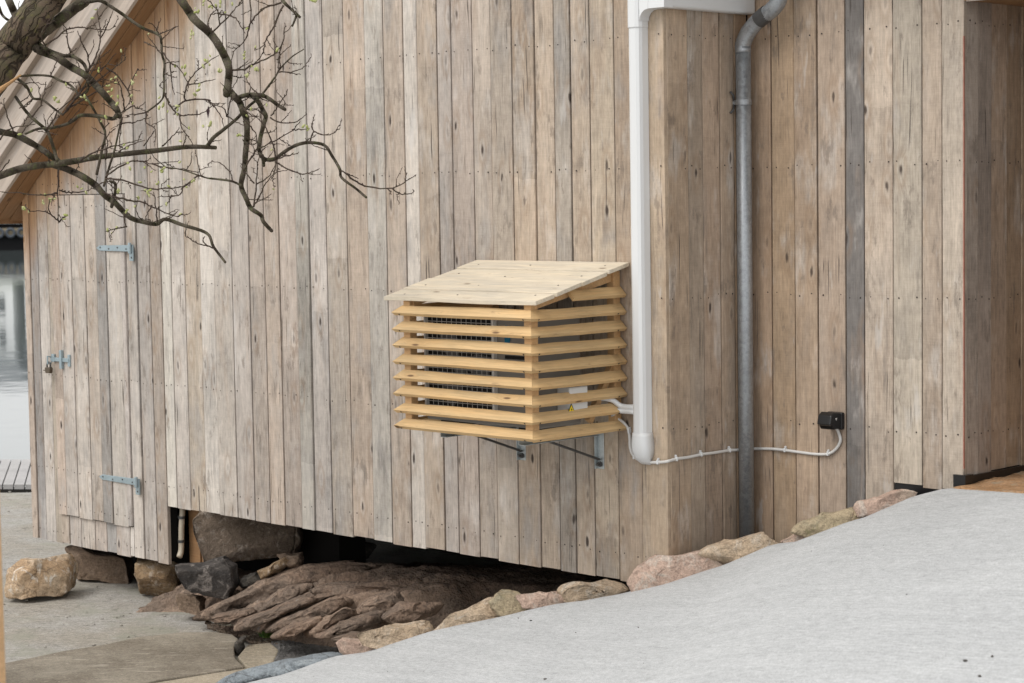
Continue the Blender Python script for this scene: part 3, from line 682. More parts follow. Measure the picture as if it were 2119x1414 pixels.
m_conc = concrete()
m_ground = groundmat('weathered_ground_concrete', (.30, .275, .235), (.33, .315, .29), (.24, .225, .20))
m_soilS = groundmat('orange_grit', (.33, .19, .095), (.40, .24, .13), (.24, .14, .08), 4.)
m_soilD = groundmat('dark_soil', (.085, .060, .045), (.12, .09, .065), (.05, .04, .03), 4.)
P0 = Vector((1.09, .55, 0)); E_ = Vector((.8726, .4884, 0)); N_ = Vector((.4884, -.8726, 0))
def onEdge(x, y, n=0.):
    d = ray(x, y); q = P0+N_*n; t = (q-CAM).dot(N_)/d.dot(N_); return CAM+d*t
prof_px = [(450, 1414), (600, 1387), (700, 1352), (760, 1345), (830, 1322), (900, 1300), (1040, 1272), (1150, 1246), (1295, 1222), (1400, 1196), (1500, 1166), (1600, 1122), (1720, 1106), (1790, 1068), (1890, 1022), (1950, 1007)]
PU = []; PZ = []
for x, y in prof_px:
    q = onEdge(x, y); PU.append((q-P0).dot(E_)); PZ.append(q.z)
PU = [-6.0]+PU+[.25, 1.2, 12]; PZ = [PZ[0]-(.30*(6.0+PU[1]))]+PZ+[.352, .36, .42]
_cf = np.polyfit([u for u in PU[1:-3]], [z for z in PZ[1:-3]], 3)
def rampz(u, n):
    z = float(np.interp(u, PU, PZ)) if u < .02 else .335+.3*(u-.02)
    lin = .335+.3*(u-.02) if u > -.4 else float(np.polyval(_cf, u)) if u > -3.4 else float(np.polyval(_cf, -3.4))+.30*(u+3.4)
    if -.9 < u < -.4: t = (u+.9)/.5; lin = float(np.polyval(_cf, u))*(1-t)+(.335+.3*(u-.02))*t
    if u > 1.2: lin = .689+.10*(1-math.exp(-(u-1.2)*3)); z = lin
    k = min(1, max(0, n/.25)); k = k*k*(3-2*k)
    return z*(1-k)+lin*k-.05*n-(.02*max(0, n-1)*max(0, min(1, u)))
us = list(np.arange(-5.2, 1.0, .045))+list(np.arange(1.0, 9, .4)); ns = [0, .015, .04, .08, .13]+list(np.arange(.2, 3.5, .09))+list(np.arange(3.6, 12, .4))
V = []; Fc = []; nN = len(ns)+1
for u in us:
    n0 = max(.02+.045*mnoise.noise((u*3.1, 1.7, 0))+.02*mnoise.noise((u*11, 4.1, 0)), 1.77*(u-.035))
    for j, n in enumerate([None]+ns):
        if n is None: q = P0+E_*u+N_*(n0+.03); z = rampz(u, n0 if u > .03 else 0)-.55
        else:
            q = P0+E_*u+N_*(n0+n); z = rampz(u, n if u < .03 else n0+n)-(.012 if n == 0 else .004 if n == .015 else 0)+.006*mnoise.noise((q.x*2.2, q.y*2.2, 0))*.15+.0008*mnoise.noise((q.x*9, q.y*9, 2))
        V.append((q.x, q.y, z))
for i in range(len(us)-1):
    for j in range(nN-1): a = i*nN+j; Fc.append((a, a+1, a+nN+1, a+nN))
ramp = mesh('concrete_ramp', V, Fc, m_conc, smooth=True); fixn(ramp); tag(ramp, kind='structure')
if ramp.data.polygons[len(Fc)//2].normal.z < 0: ramp.data.flip_normals()
# grit in the doorway
V = []; Fc = []; nx, ny = 76, 60
for i in range(nx):
    ub = .005+i*.016; nb_ = 1.77*(ub-.035)-.02; q = P0+E_*ub+N_*nb_; zb_ = rampz(ub, max(0, nb_))-.004
    for j in range(ny):
        x = q.x+(XD+.005-q.x if q.x < XD else 0); y = q.y-.03+(2.34-q.y+.03)*(j/(ny-1))**1.4; k = min(1, (y-q.y+.03)/.5); k = k*k*(3-2*k)
        V.append((x, y, (zb_*(1-k)+.362*k)+.010*mnoise.noise((x*6, y*6, 3))+.006*mnoise.noise((x*25, y*25, 3))-(.05 if j == 0 else 0)))
for i in range(nx-1):
    for j in range(ny-1): a = i*ny+j; Fc.append((a, a+ny, a+ny+1, a+1))
tag(mesh('doorway_grit', V, Fc, m_soilS, smooth=True), kind='structure')
# ground sheet in view-aligned plan axes: stops at the water's edge
GF = Vector((FWD.x, FWD.y, 0)).normalized(); GR = Vector((GF.y, -GF.x, 0))
CP = Vector((CAM.x, CAM.y, 0))
D0 = (onZ(30, 1020, GZ)-CP).dot(GF); D1 = (onZ(30, 948, GZ+.04)-CP).dot(GF)
def gz(x, y): return GZ+.018*mnoise.noise((x*.9, y*.9, 0))+.010*mnoise.noise((x*3.3, y*3.3, 5))+.005*mnoise.noise((x*11, y*11, 9))
gf = list(np.arange(-12, 5, 1.0))+list(np.arange(5, D0, .07))+[D0]; gr = list(np.arange(-30, -5, 1.5))+list(np.arange(-5, 2, .07))+list(np.arange(2, 30, 1.5))
V = []; Fc = []
for a in gf:
    for b in gr: q = CP+GF*a+GR*b; V.append((q.x, q.y, gz(q.x, q.y)))
n = len(gr)
for i in range(len(gf)-1):
    for j in range(n-1): a = i*n+j; Fc.append((a, a+1, a+n+1, a+n))
gr_o = mesh('ground', V, Fc, m_ground, smooth=True); fixn(gr_o); tag(gr_o, kind='structure')
if gr_o.data.polygons[0].normal.z < 0: gr_o.data.flip_normals()
def watermat():
    M = Mat('harbour_water', .04, .5); x, y, z = M.xyz(M.pos()); M.set('Base Color', (.10, .12, .12)); M.set('IOR', 1.33); M.set('Specular IOR Level', 1.0)
    a = M.noise(M.comb(x, y, 0.), .5, 3, .5); b = M.noise(M.comb(x, y, 0.), 2.5, 2, .5); M.bump(a*1.0+b*.2, .03, .2); return M.mat
WZ = -1.35
qa = CP+GF*(D0-.4); V = [qa-GR*600, qa+GR*600, qa+GR*600+GF*1500, qa-GR*600+GF*1500]
tag(mesh('water', [(v.x, v.y, WZ) for v in V], [(0, 1, 2, 3)], watermat()), kind='structure')
qw = CP+GF*D0; MBq = MB(); MBq.prism([qw-GR*60+Vector((0, 0, GZ-.05)), qw+GR*60+Vector((0, 0, GZ-.05)), qw+GR*60+Vector((0, 0, -3)), qw-GR*60+Vector((0, 0, -3))], GF*-.3)
tag(MBq.build('shore_edge', m_ground), kind='structure')

# ------------------------------------------------------------------ stones
st_tan = stone('tan_boulder', (.54, .42, .30), (.45, .31, .19), (.74, .68, .60), 1., 9, .40)
st_brn = stone('brown_boulder', (.27, .195, .14), (.19, .135, .095), (.40, .31, .24), .6, 9, .5)
st_och = stone('ochre_boulder', (.36, .255, .155), (.28, .185, .105), (.54, .46, .38), .7, 14, .45)
st_blk = stone('black_boulder', (.10, .088, .08), (.055, .05, .047), (.36, .32, .29), .6, 11, .7)
st_slab = stone('dark_slab', (.215, .165, .125), (.15, .115, .085), (.50, .44, .38), .45, 11, .45)
st_pink = stone('pink_edge_stone', (.52, .375, .30), (.51, .405, .32), (.60, .53, .46), .7, 9, .28)
st_sand = stone('sandy_edge_stone', (.53, .415, .30), (.50, .38, .265), (.62, .55, .46), .7, 10, .30)
st_grn = stone('olive_edge_stone', (.46, .375, .25), (.50, .40, .27), (.40, .36, .26), .6, 10, .3, lichen=(.24, .23, .11))
st_gry = stone('grey_flagstone', (.27, .30, .32), (.20, .225, .245), (.40, .43, .44), .6, 7, .3)
st_drk = stone('dark_small_stone', (.06, .055, .05), (.10, .085, .07), (.2, .18, .15), .4, 16, .4)
def ico(sub):
    bm = bmesh.new(); bmesh.ops.create_icosphere(bm, subdivisions=sub, radius=1); V = [v.co.copy() for v in bm.verts]; Fs = [[v.index for v in f.verts] for f in bm.faces]; bm.free(); return V, Fs
ICO = {k: ico(k) for k in (1, 2, 4, 5, 6)}
def rock(name, poly, dep, thick, mat, label, seed, cuts=7, rough=.05, sub=5, cat='stone', group=None, boxy=.8, parent=None, block=False):
    rr = random.Random(seed); cx = sum(p[0] for p in poly)/len(poly); cy = sum(p[1] for p in poly)/len(poly)
    if len(poly) == 2: pass
    V0, Fs = ICO[sub]
    planes = []
    for _ in range(cuts):
        n = Vector((rr.gauss(0, .8), rr.gauss(0, .8), rr.uniform(-.4, 1.2))).normalized(); planes.append((n, rr.uniform(.50, .80)))
    if block:
        for ax in ((1, 0, 0), (-1, 0, 0), (0, 1, 0), (0, -1, 0), (0, 0, 1), (0, 0, -1)):
            n = (Vector(ax)+Vector((rr.gauss(0, .13), rr.gauss(0, .13), rr.gauss(0, .13)))).normalized(); planes.append((n, rr.uniform(.50, .62)))
    ang = sorted((math.atan2(-(y-cy), x-cx), math.hypot(x-cx, y-cy)) for x, y in poly)
    # dense radial lookup from polygon edges
    def R(th):
        best = 1.0; dx, dy = math.cos(th), -math.sin(th)
        for i in range(len(poly)):
            ax, ay = poly[i][0]-cx, poly[i][1]-cy; bx, by = poly[(i+1) % len(poly)][0]-cx, poly[(i+1) % len(poly)][1]-cy
            ex, ey = bx-ax, by-ay; den = dx*ey-dy*ex
            if abs(den) < 1e-9: continue
            t = (ax*ey-ay*ex)/den; s = (ax*dy-ay*dx)/den
            if t > 0 and -1e-6 <= s <= 1+1e-6: best = t
        return best
    LUT = [R(-math.pi+2*math.pi*k/180) for k in range(181)]
    LUT = [(LUT[max(0, k-1)]+2*LUT[k]+LUT[min(180, k+1)])/4 for k in range(181)]
    off = Vector((rr.uniform(0, 50), rr.uniform(0, 50), rr.uniform(0, 50))); out = []
    C = atd(cx, cy, dep); sc = dep/F
    for v in V0:
        p = v.copy()
        for n, d in planes:
            e = p.dot(n)-d
            if e > 0: p -= n*e
        th = math.atan2(p.y, p.x); k = (th+math.pi)/(2*math.pi)*180; i = min(179, int(k)); Rr = LUT[i]*(1-(k-i))+LUT[i+1]*(k-i)
        rho = math.hypot(p.x, p.y); rho2 = min(1.06, (rho/.95))**boxy if rho > 0 else 0
        rg = 1-abs(mnoise.noise(v*2.7+off)); rg2 = 1-abs(mnoise.noise(v*6.3+off)); f = 1+rough*.55*mnoise.fractal(v*1.6+off, 1., 2., 4)-rough*1.1*max(0, rg-.86)*5+rough*.4*mnoise.fractal(v*6+off, 1., 2., 4)-rough*.4*max(0, rg2-.86)*4
        q = C+(RGT*math.cos(th)+UPV*math.sin(th))*(rho2*Rr*sc*f)-FWD*(p.z*thick*f)
        out.append(q)
    pr = [((q-CAM).dot(RGT)/(q-CAM).dot(FWD)*F+W/2, H/2-(q-CAM).dot(UPV)/(q-CAM).dot(FWD)*F) for q in out]
    ax0, ax1 = min(p[0] for p in pr), max(p[0] for p in pr); ay0, ay1 = min(p[1] for p in pr), max(p[1] for p in pr)
    bx0, bx1 = min(p[0] for p in poly), max(p[0] for p in poly); by0, by1 = min(p[1] for p in poly), max(p[1] for p in poly)
    kx, ky = (bx1-bx0)/(ax1-ax0), (by1-by0)/(ay1-ay0); C2 = atd((bx0+bx1)/2, (by0+by1)/2, dep); C1 = atd((ax0+ax1)/2, (ay0+ay1)/2, dep)
    out = [C2+RGT*((q-C1).dot(RGT)*kx)+UPV*((q-C1).dot(UPV)*ky)+FWD*(q-C1).dot(FWD) for q in out]
    o = mesh(name, out, Fs, mat, parent, smooth=True)
    if label: tag(o, label, cat, group)
    return o
dz_ = lambda x, y, Y: depth(onY(x, y, Y))
b1d = depth(onZ(90, 1234, GZ))
rock('boulder', [(6, 1222), (8, 1168), (40, 1153), (75, 1146), (115, 1143), (142, 1149), (158, 1164), (166, 1186), (161, 1206), (152, 1230), (120, 1237), (70, 1240), (20, 1242)], b1d-.02, .30, st_tan, 'big pale tan boulder with white veins lying alone on the ground', 11, 5, .05, 5, 'boulder', block=True)
rock('boulder', [(133, 1118), (165, 1116), (275, 1140), (284, 1165), (279, 1208), (240, 1213), (200, 1208), (165, 1196), (150, 1180), (140, 1150)], dz_(210, 1180, .24), .25, st_brn, 'brown boulder under the low corner of the wall beside the tan boulder', 12, 5, .055, 5, 'boulder', block=True)
rock('boulder', [(277, 1150), (350, 1148), (380, 1165), (385, 1240), (360, 1250), (330, 1240), (300, 1225), (283, 1196)], dz_(325, 1200, .16), .22, st_och, 'rough ochre boulder under the end of the low wall', 13, 9, .05, 5, 'boulder')
rock('boulder', [(361, 1182), (372, 1166), (400, 1156), (440, 1150), (490, 1166), (499, 1215), (472, 1239), (430, 1243), (403, 1233), (376, 1226), (365, 1205)], dz_(430, 1195, -.12), .22, st_blk, 'black boulder with white streaks wedged under the big slab', 14, 6, .05, 5, 'boulder', block=True)
rock('boulder', [(397, 1088), (402, 1064), (440, 1050), (620, 1078), (634, 1110), (626, 1150), (590, 1156), (530, 1162), (460, 1172), (424, 1164), (408, 1132)], dz_(510, 1120, .26), .26, st_slab, 'large dark slab boulder with white flecks carrying the wall', 15, 4, .05, 5, 'boulder', boxy=.6, block=True)
rock('stone', [(362, 1230), (400, 1226), (428, 1243), (424, 1270), (390, 1272), (370, 1252)], dz_(395, 1250, -.16), .10, st_brn, 'small brown block of stone under the black boulder', 16, 3, .05, block=True)
rock('stone', [(532, 1182), (590, 1153), (604, 1164), (566, 1194), (540, 1199)], dz_(565, 1178, .10), .10, st_och, 'tan flat stone tilted on the bedrock under the dark slab', 17, 5, .05)
rock('stone', [(572, 1150), (630, 1142), (624, 1172), (600, 1180), (588, 1166)], dz_(600, 1162, .22), .11, st_brn, 'reddish brown stone packed between slab and bedrock', 18, 6, .07)
rock('stone', [(494, 1195), (530, 1184), (552, 1200), (524, 1222), (498, 1220)], dz_(520, 1200, .10), .10, st_drk, 'dark grey stone in the gap behind the black boulder', 19, 5, .05)
rock('stone', [(640, 1120), (700, 1110), (780, 1128), (760, 1160), (690, 1172), (636, 1168)], dz_(700, 1140, .75), .2, st_drk, 'dark stone deep under the floor of the building', 20, 6, .06)
edge = [
 ('tan', [(737, 1304), (770, 1293), (860, 1283), (884, 1290), (908, 1318), (895, 1340), (850, 1350), (800, 1345), (752, 1335)], st_sand, 'pale sandy kerb stone with a black underside beside the bedrock', .10),
 ('pink', [(694, 1326), (712, 1319), (750, 1326), (803, 1337), (795, 1360), (720, 1370), (700, 1350)], st_pink, 'small pale pink kerb stone between gravel and ramp', .08),
 ('a', [(896, 1300), (930, 1265), (975, 1240), (1005, 1235), (1027, 1250), (1045, 1275), (990, 1310), (920, 1320)], st_sand, 'domed sandy kerb stone set in the ramp edge', .11),
 ('b', [(1010, 1238), (1030, 1222), (1055, 1219), (1085, 1231), (1106, 1254), (1080, 1280), (1040, 1280), (1016, 1258)], st_grn, 'grey green and pink kerb stone below the wall', .09),
 ('c', [(1066, 1230), (1150, 1223), (1205, 1234), (1190, 1255), (1090, 1262)], st_pink, 'thin low pink kerb stone under the dark gap', .06),
 ('d', [(1151, 1224), (1165, 1208), (1200, 1199), (1245, 1198), (1282, 1206), (1304, 1222), (1240, 1250), (1170, 1252)], st_sand, 'flat sandy kerb stone under the last wall boards', .10),
 ('e', [(1297, 1215), (1312, 1172), (1350, 1148), (1395, 1139), (1440, 1136), (1480, 1149), (1510, 1170), (1495, 1205), (1420, 1232), (1320, 1238)], st_pink, 'largest pink kerb stone leaning against the corner of the wall', .15),
 ('f', [(1440, 1150), (1470, 1124), (1530, 1107), (1570, 1100), (1592, 1108), (1618, 1122), (1575, 1165), (1530, 1172), (1480, 1168)], st_sand, 'yellowish kerb stone at the foot of the downpipe', .11),
 ('g', [(1634, 1110), (1650, 1085), (1700, 1064), (1760, 1049), (1790, 1060), (1797, 1075), (1755, 1105), (1690, 1120)], st_grn, 'long olive green mottled kerb stone along the brown wall', .10),
 ('h', [(1614, 1122), (1650, 1104), (1700, 1102), (1735, 1110), (1690, 1135), (1630, 1138)], st_pink, 'low pinkish kerb stone in front of the mottled one', .07),
 ('i', [(1765, 1055), (1770, 1037), (1795, 1034), (1830, 1026), (1870, 1012), (1901, 1015), (1890, 1042), (1830, 1068), (1790, 1072)], st_pink, 'narrow pink kerb stone highest up the ramp edge', .08)]
for k, (nm, poly, mt, lab, th) in enumerate(edge):
    cx = sum(p[0] for p in poly)/len(poly); cy = sum(p[1] for p in poly)/len(poly)
    nn = -.05 if nm in 'abcdf' else -.01
    rock('kerb_stone', poly, depth(onEdge(cx, cy, nn)), th, mt, lab, 40+k, 6, .055, 5, 'stone', 'stones along the ramp edge', block=True)
rock('flagstone', [(440, 1425), (475, 1395), (540, 1377), (600, 1360), (680, 1349), (742, 1357), (768, 1370), (700, 1382), (600, 1396), (520, 1412)], depth(onEdge(600, 1387, .02)), .10, st_gry, 'long blue grey flagstone edging the foot of the ramp', 60, 4, .03, 5, 'stone', boxy=.5)
for k, (poly, lab) in enumerate((([(484, 1345), (486, 1328), (500, 1320), (507, 1335), (503, 1352), (490, 1358)], 'small black wet stone at the rim of the ground slab'), ([(490, 1330), (497, 1318), (512, 1316), (508, 1326), (500, 1334)], 'tiny black stone touching the black wet one'))):
    rock('stone', poly, depth(onZ(495, 1352, GZ))-.02, .03, st_drk, lab, 70+k, 5, .05, 4)

# bedrock outcrop under the wall
def bedmat():
    M = Mat('bedrock', .85, .25); x, y, z = M.xyz(M.pos()); s = x*.80-y*.60; t = x*.6+y*.8; P = M.comb(x, y, z)
    a = M.noise(M.comb(s, t*.25, z*.6), 9, 5, .65, .6); b = M.noise(P, 3, 4, .6); f = M.noise(P, 70, 4, .7); h = M.noise(P, 18, 5, .7)
    c = M.mix(M.ss(b, .38, .62), (.265, .185, .135), (.205, .155, .12)); c = M.mix(M.ss(a, .50, .66)*.7, c, (.40, .29, .215)); c = M.mix(M.ss(h, .54, .66)*.7, c, (.085, .062, .05))
    h2 = M.noise(P, 38, 4, .7); c = M.mul(c, (f-.5)*1.5+(h2-.5)*1.2+1.0); li = M.noise(P, 13, 5, .7); c = M.mix(M.ss(li, .67, .72)*.5, c, (.36, .36, .33))
    M.set('Base Color', c); M.bump(a*.6+h*.8+h2*.5+f*.3, 1.0, .035); return M.mat
def bedz(X, Y):
    z = -.40+.115*(X+1.5)+.21*min(Y, .45)-.10*max(0, min(1, (X+2.3)/.6))*max(0, min(1, (Y+.25)/.4))-.12*max(0, Y-.6)+.02*mnoise.noise((X*1.3, Y*1.3, 7))
    s = X*.80-Y*.60+.10*mnoise.noise((X*1.1, Y*1.1, 3))+.03*mnoise.noise((X*4, Y*4, 1)); t = X*.6+Y*.8
    def saw(q, k): fr = q-math.floor(q); return (fr if fr < .78 else (1-fr)/.22*.78)*k*(.6+.8*abs(mnoise.noise((math.floor(q)*7.7, t*1.1, k))))
    bk = max(.12, min(1, (1.0-Y)/.5)); z += bk*(saw(s*4.6, .05)+saw(s*10.5+t*.5, .05))-.055
    z += .03*mnoise.fractal(Vector((s*9, t*2.5, 2)), 1, 2, 4)+.014*mnoise.fractal(Vector((X*20, Y*20, 5)), 1, 2, 4)
    return z
FR = [onZ(380, 1268, GZ+.03), onZ(430, 1284, GZ+.03), onZ(500, 1308, GZ+.04), onZ(570, 1326, GZ+.06), onZ(690, 1334, GZ+.08), onZ(800, 1330, GZ+.1), onZ(1000, 1300, GZ+.1)]
fa = [(q.x*GR.x+q.y*GR.y, q.x*GF.x+q.y*GF.y) for q in FR]
def front(X, Y):
    l = X*GR.x+Y*GR.y; f = X*GF.x+Y*GF.y
    return f-float(np.interp(l, [a[0] for a in fa], [a[1] for a in fa]))-.05*mnoise.noise((X*5, Y*5, 11))
V = []; Fc = []; xs = np.arange(-4.0, .4, .015); ys = list(np.arange(-1.3, .9, .015))+list(np.arange(.9, 2.6, .06)); 
for X in xs:
    for Y in ys:
        z = bedz(X, Y); d = front(X, Y); k = min(1, max(0, (d+.02)/.30)); k = k*k*(3-2*k)
        z = (GZ-.06)*(1-k)+z*k
        n_ = (Vector((X, Y, 0))-P0).dot(N_)
        if n_ > .05: z -= min(.5, (n_-.05)*2)
        if Y > .05 and X < -3.3: z = min(z, -.62)
        V.append((X, Y, z))
n = len(ys)
for i in range(len(xs)-1):
    for j in range(n-1): a = i*n+j; Fc.append((a, a+n, a+n+1, a+1))
m_bed = bedmat()
bed = tag(mesh('bedrock', V, Fc, m_bed, smooth=True), kind='structure')
def on_bed(x, y):
    d = ray(x, y); c0 = -.40+.115*1.5; t = (c0+.115*CAM.x+.21*CAM.y-CAM.z)/(d.z-.115*d.x-.21*d.y); return t
LAY = [
 [(40,660),(250,540),(500,430),(680,330),(950,220),(1200,150),(1600,130),(1850,200),(1900,320),(1600,350),(1200,370),(850,470),(650,580),(430,670),(250,700),(120,705)],
 [(640,625),(720,530),(850,450),(1000,390),(1190,355),(1240,390),(1150,445),(980,505),(850,535),(740,595),(680,655)],
 [(200,690),(430,640),(600,600),(660,635),(560,690),(420,730),(280,740)],
 [(440,795),(520,730),(640,690),(850,610),(1050,540),(1200,500),(1300,525),(1050,620),(880,690),(720,760),(560,810),(470,825)],
 [(720,655),(880,570),(1050,500),(1350,435),(1680,385),(1710,455),(1400,500),(1150,570),(900,650),(760,690)],
 [(770,805),(900,710),(1080,650),(1250,580),(1420,505),(1550,485),(1650,545),(1500,610),(1300,700),(1080,750),(900,810),(800,840)],
 [(820,885),(1000,790),(1150,740),(1300,690),(1340,735),(1180,820),(1000,890),(860,912)],
 [(1170,855),(1290,760),(1450,680),(1600,605),(1680,640),(1690,695),(1500,770),(1350,860),(1220,890)],
 [(1280,895),(1400,820),(1560,740),(1700,690),(1900,635),(1990,635),(1970,725),(1800,800),(1650,860),(1450,910)],
 [(1440,915),(1650,850),(1730,860),(1750,925),(1600,940)],
 [(1680,665),(1780,560),(1950,480),(2130,430),(2190,520),(2119,610),(1950,630),(1800,680)],
 [(1230,395),(1400,335),(1850,320),(2150,330),(2180,430),(1800,460),(1500,490),(1300,450)],
 [(1900,300),(2100,240),(2400,210),(2750,240),(2900,300),(2700,360),(2300,370),(2000,360)],
 [(2150,420),(2350,360),(2700,350),(2950,400),(2850,500),(2500,560),(2250,540)],
 [(1980,700),(2150,560),(2400,530),(2600,560),(2500,680),(2250,760),(2050,770)]]
for k, L in enumerate(LAY[:12]+LAY[14:]):
    poly = [(400+x/5.045, 1140+y/5.045) for x, y in L]; cx = sum(p[0] for p in poly)/len(poly); cy = sum(p[1] for p in poly)/len(poly); poly = [(cx+(x-cx)*1.07, cy+(y-cy)*1.12) for x, y in poly]; cx = sum(p[0] for p in poly)/len(poly); cy = sum(p[1] for p in poly)/len(poly)
    rock('rock_layer', poly, on_bed(cx, cy)+.09, .15, m_bed, None, 200+k, 14, .13, 5, parent=bed, boxy=.55)

# slabs of old paving, gravel, soil, moss
def slab(name, pts, z, th, mat, label, cat='slab'):
    P = [onZ(x, y, z) for x, y in pts]; m = MB(); m.prism([(p.x, p.y, z-th) for p in P], (0, 0, th)); o = m.build(name, mat); bevel(o, .008, 2); tag(o, label, cat); return o
def slabmat(name, c1, c2):
    M = Mat(name, .85, .25); x, y, z = M.xyz(M.pos()); P = M.comb(x, y, z)
    a = M.noise(P, 2.5, 5, .6); f = M.noise(P, 130, 3, .7); s = M.noise(M.comb(x*.3+y*.25, (y-x*1.1)*3.0, z), 9, 4, .7, .4)
    c = M.mix(M.ss(a, .4, .62), c1, c2); f2 = M.noise(P, 45, 4, .7); c = M.mul(c, (f-.5)*1.4+(f2-.5)*1.2+(a-.5)*.8+1.0); c = M.mix(M.ss(s, .60, .66)*.65, c, (.48, .43, .36)); sp = M.noise(P, 40, 2, .5); c = M.mix(M.ss(sp, .68, .73)*.6, c, (.48, .43, .36))
    M.set('Base Color', c); M.bump(f*.6+a+s*.4, .5, .008); return M.mat
m_sl1 = slabmat('brown_slab', (.205, .175, .135), (.245, .215, .17)); m_sl2 = slabmat('buff_slab', (.30, .255, .19), (.34, .29, .22))
slab('paving_slab', [(-60, 1385), (60, 1362), (130, 1347), (215, 1334), (285, 1318), (380, 1308), (450, 1308), (482, 1313), (494, 1322), (484, 1340), (487, 1362), (506, 1379), (430, 1392), (330, 1406), (280, 1420), (200, 1450), (-60, 1450)], GZ+.045, .08, m_sl1, 'large flat brown slab with pale scratches in the ground')
slab('paving_slab', [(512, 1334), (560, 1330), (578, 1345), (565, 1372), (530, 1385), (508, 1378), (492, 1358)], GZ+.042, .08, m_sl2, 'small buff slab between the brown slab and the gravel')
slab('paving_slab', [(300, 1416), (440, 1393), (520, 1381), (500, 1400), (470, 1425), (380, 1440)], GZ+.040, .08, m_sl2, 'buff strip of slab behind the blue grey flagstone')
def scatter(name, poly, zf, cnt, r0, r1, mat, seed, label=None):
    rr = random.Random(seed); V0, Fs = ICO[1]; m = MB(); xs_ = [p[0] for p in poly]; ys_ = [p[1] for p in poly]; k = 0
    while k < cnt:
        x = rr.uniform(min(xs_), max(xs_)); y = rr.uniform(min(ys_), max(ys_)); ins = False
        for i in range(len(poly)):
            (xa, ya), (xb_, yb_) = poly[i], poly[i-1]
            if (ya > y) != (yb_ > y) and x < (xb_-xa)*(y-ya)/(yb_-ya)+xa: ins = not ins
        if not ins: continue
        k += 1; z = zf if not callable(zf) else 0; p = onZ(x, y, z); r = rr.uniform(r0, r1); s = [rr.uniform(.6, 1.3) for _ in range(3)]
        m.add([(p.x+v.x*r*s[0], p.y+v.y*r*s[1], z+v.z*r*s[2]*.7) for v in V0], Fs)
    o = m.build(name, mat, fix=False); o['kind'] = 'stuff'
    if label: o['label'] = label; o['category'] = 'gravel'
    return o
m_grav = stone('grey_gravel', (.20, .19, .18), (.30, .285, .27), (.40, .38, .36), .5, 40, .3)
tag(slab('gravel_bed', [(560, 1326), (700, 1322), (720, 1345), (690, 1356), (600, 1368), (560, 1380), (560, 1345)], GZ+.038, .06, m_grav, None, None), kind='structure')
scatter('gravel', [(575, 1328), (640, 1325), (700, 1326), (712, 1345), (690, 1352), (600, 1364), (565, 1375), (578, 1350)], GZ+.04, 1500, .003, .010, m_grav, 5, 'grey gravel between the bedrock and the ramp')
scatter('dark_soil', [(425, 1288), (500, 1298), (560, 1318), (640, 1330), (600, 1340), (520, 1330), (500, 1318), (440, 1305)], GZ+.03, 900, .004, .016, m_soilD, 6, 'dark crumbly soil at the foot of the bedrock')
def strew(name, cnt, seed, mat, r0, r1, place, label):
    rr = random.Random(seed); V0, Fs = ICO[1]; m = MB()
    for _ in range(cnt):
        p = place(rr)
        if p is None: continue
        r = r0+(r1-r0)*rr.random()**3; sx = [rr.uniform(.6, 1.4) for _ in range(3)]
        m.add([(p[0]+v.x*r*sx[0], p[1]+v.y*r*sx[1], p[2]+v.z*r*sx[2]*.6+r*.2) for v in V0], Fs)
    o = m.build(name, mat, fix=False); tag(o, label, 'pebbles', kind='stuff')
def on_ramp(rr):
    u = rr.uniform(-3.2, 1.2); n = rr.uniform(.08, 4.0)
    if u > .03: n += 1.77*(u-.035)
    q = P0+E_*u+N_*(n+.03); return (q.x, q.y, rampz(u, n))
def on_yard(rr):
    p = onZ(rr.uniform(-40, 480), rr.uniform(1010, 1414)**1.0, GZ); return (p.x, p.y, gz(p.x, p.y))
strew('loose_grit', 90, 8, st_drk, .0015, .007, on_ramp, 'dark specks of loose grit on the concrete ramp')
strew('loose_pebbles', 500, 9, m_ground, .002, .012, on_yard, 'small loose pebbles scattered on the lower ground')
def leafmat(name, c1, c2):
    M = Mat(name, .6, .3); n = M.noise(M.pos(), 30, 3); M.set('Base Color', M.mix(M.ss(n, .35, .65), c1, c2)); return M.mat
m_moss = leafmat('moss_green', (.07, .16, .03), (.16, .24, .05))
for k, (x, y, s, lab) in enumerate(((552, 1310, 1.0, 'bright green moss tuft at the foot of the bedrock'), (545, 1296, .7, 'smaller olive moss tuft just above the bright one'))):
    rr = random.Random(k+3); c = onZ(x, y, GZ+.06); m = MB()
    for _ in range(170):
        a = rr.uniform(0, 6.28); r = rr.uniform(0, .035)*s; h = rr.uniform(.015, .04)*s; p = c+Vector((math.cos(a)*r*1.3, math.sin(a)*r, -.02)); t = p+Vector((rr.gauss(0, .012), rr.gauss(0, .012), h)); w = Vector((rr.gauss(0, 1), rr.gauss(0, 1), 0)).normalized()*.004
        m.add([p-w, p+w, t], [(0, 1, 2)])
    o = m.build('moss_tuft', m_moss, fix=False); tag(o, lab, 'moss')

# ------------------------------------------------------------------ post close to the camera on the left
pc = atd(14, 1414, 5.0)
m = MB(); m.box((pc.x-.10, pc.y-.10, -.75), (pc.x, pc.y, 1.75)); 
bevel(tag(m.build('timber_post', pine('post_tan', (.55, .36, .20), (.42, .25, .12), 'x')), 'plain tan timber post standing apart on the ramp beyond the tree', 'post'), .004)

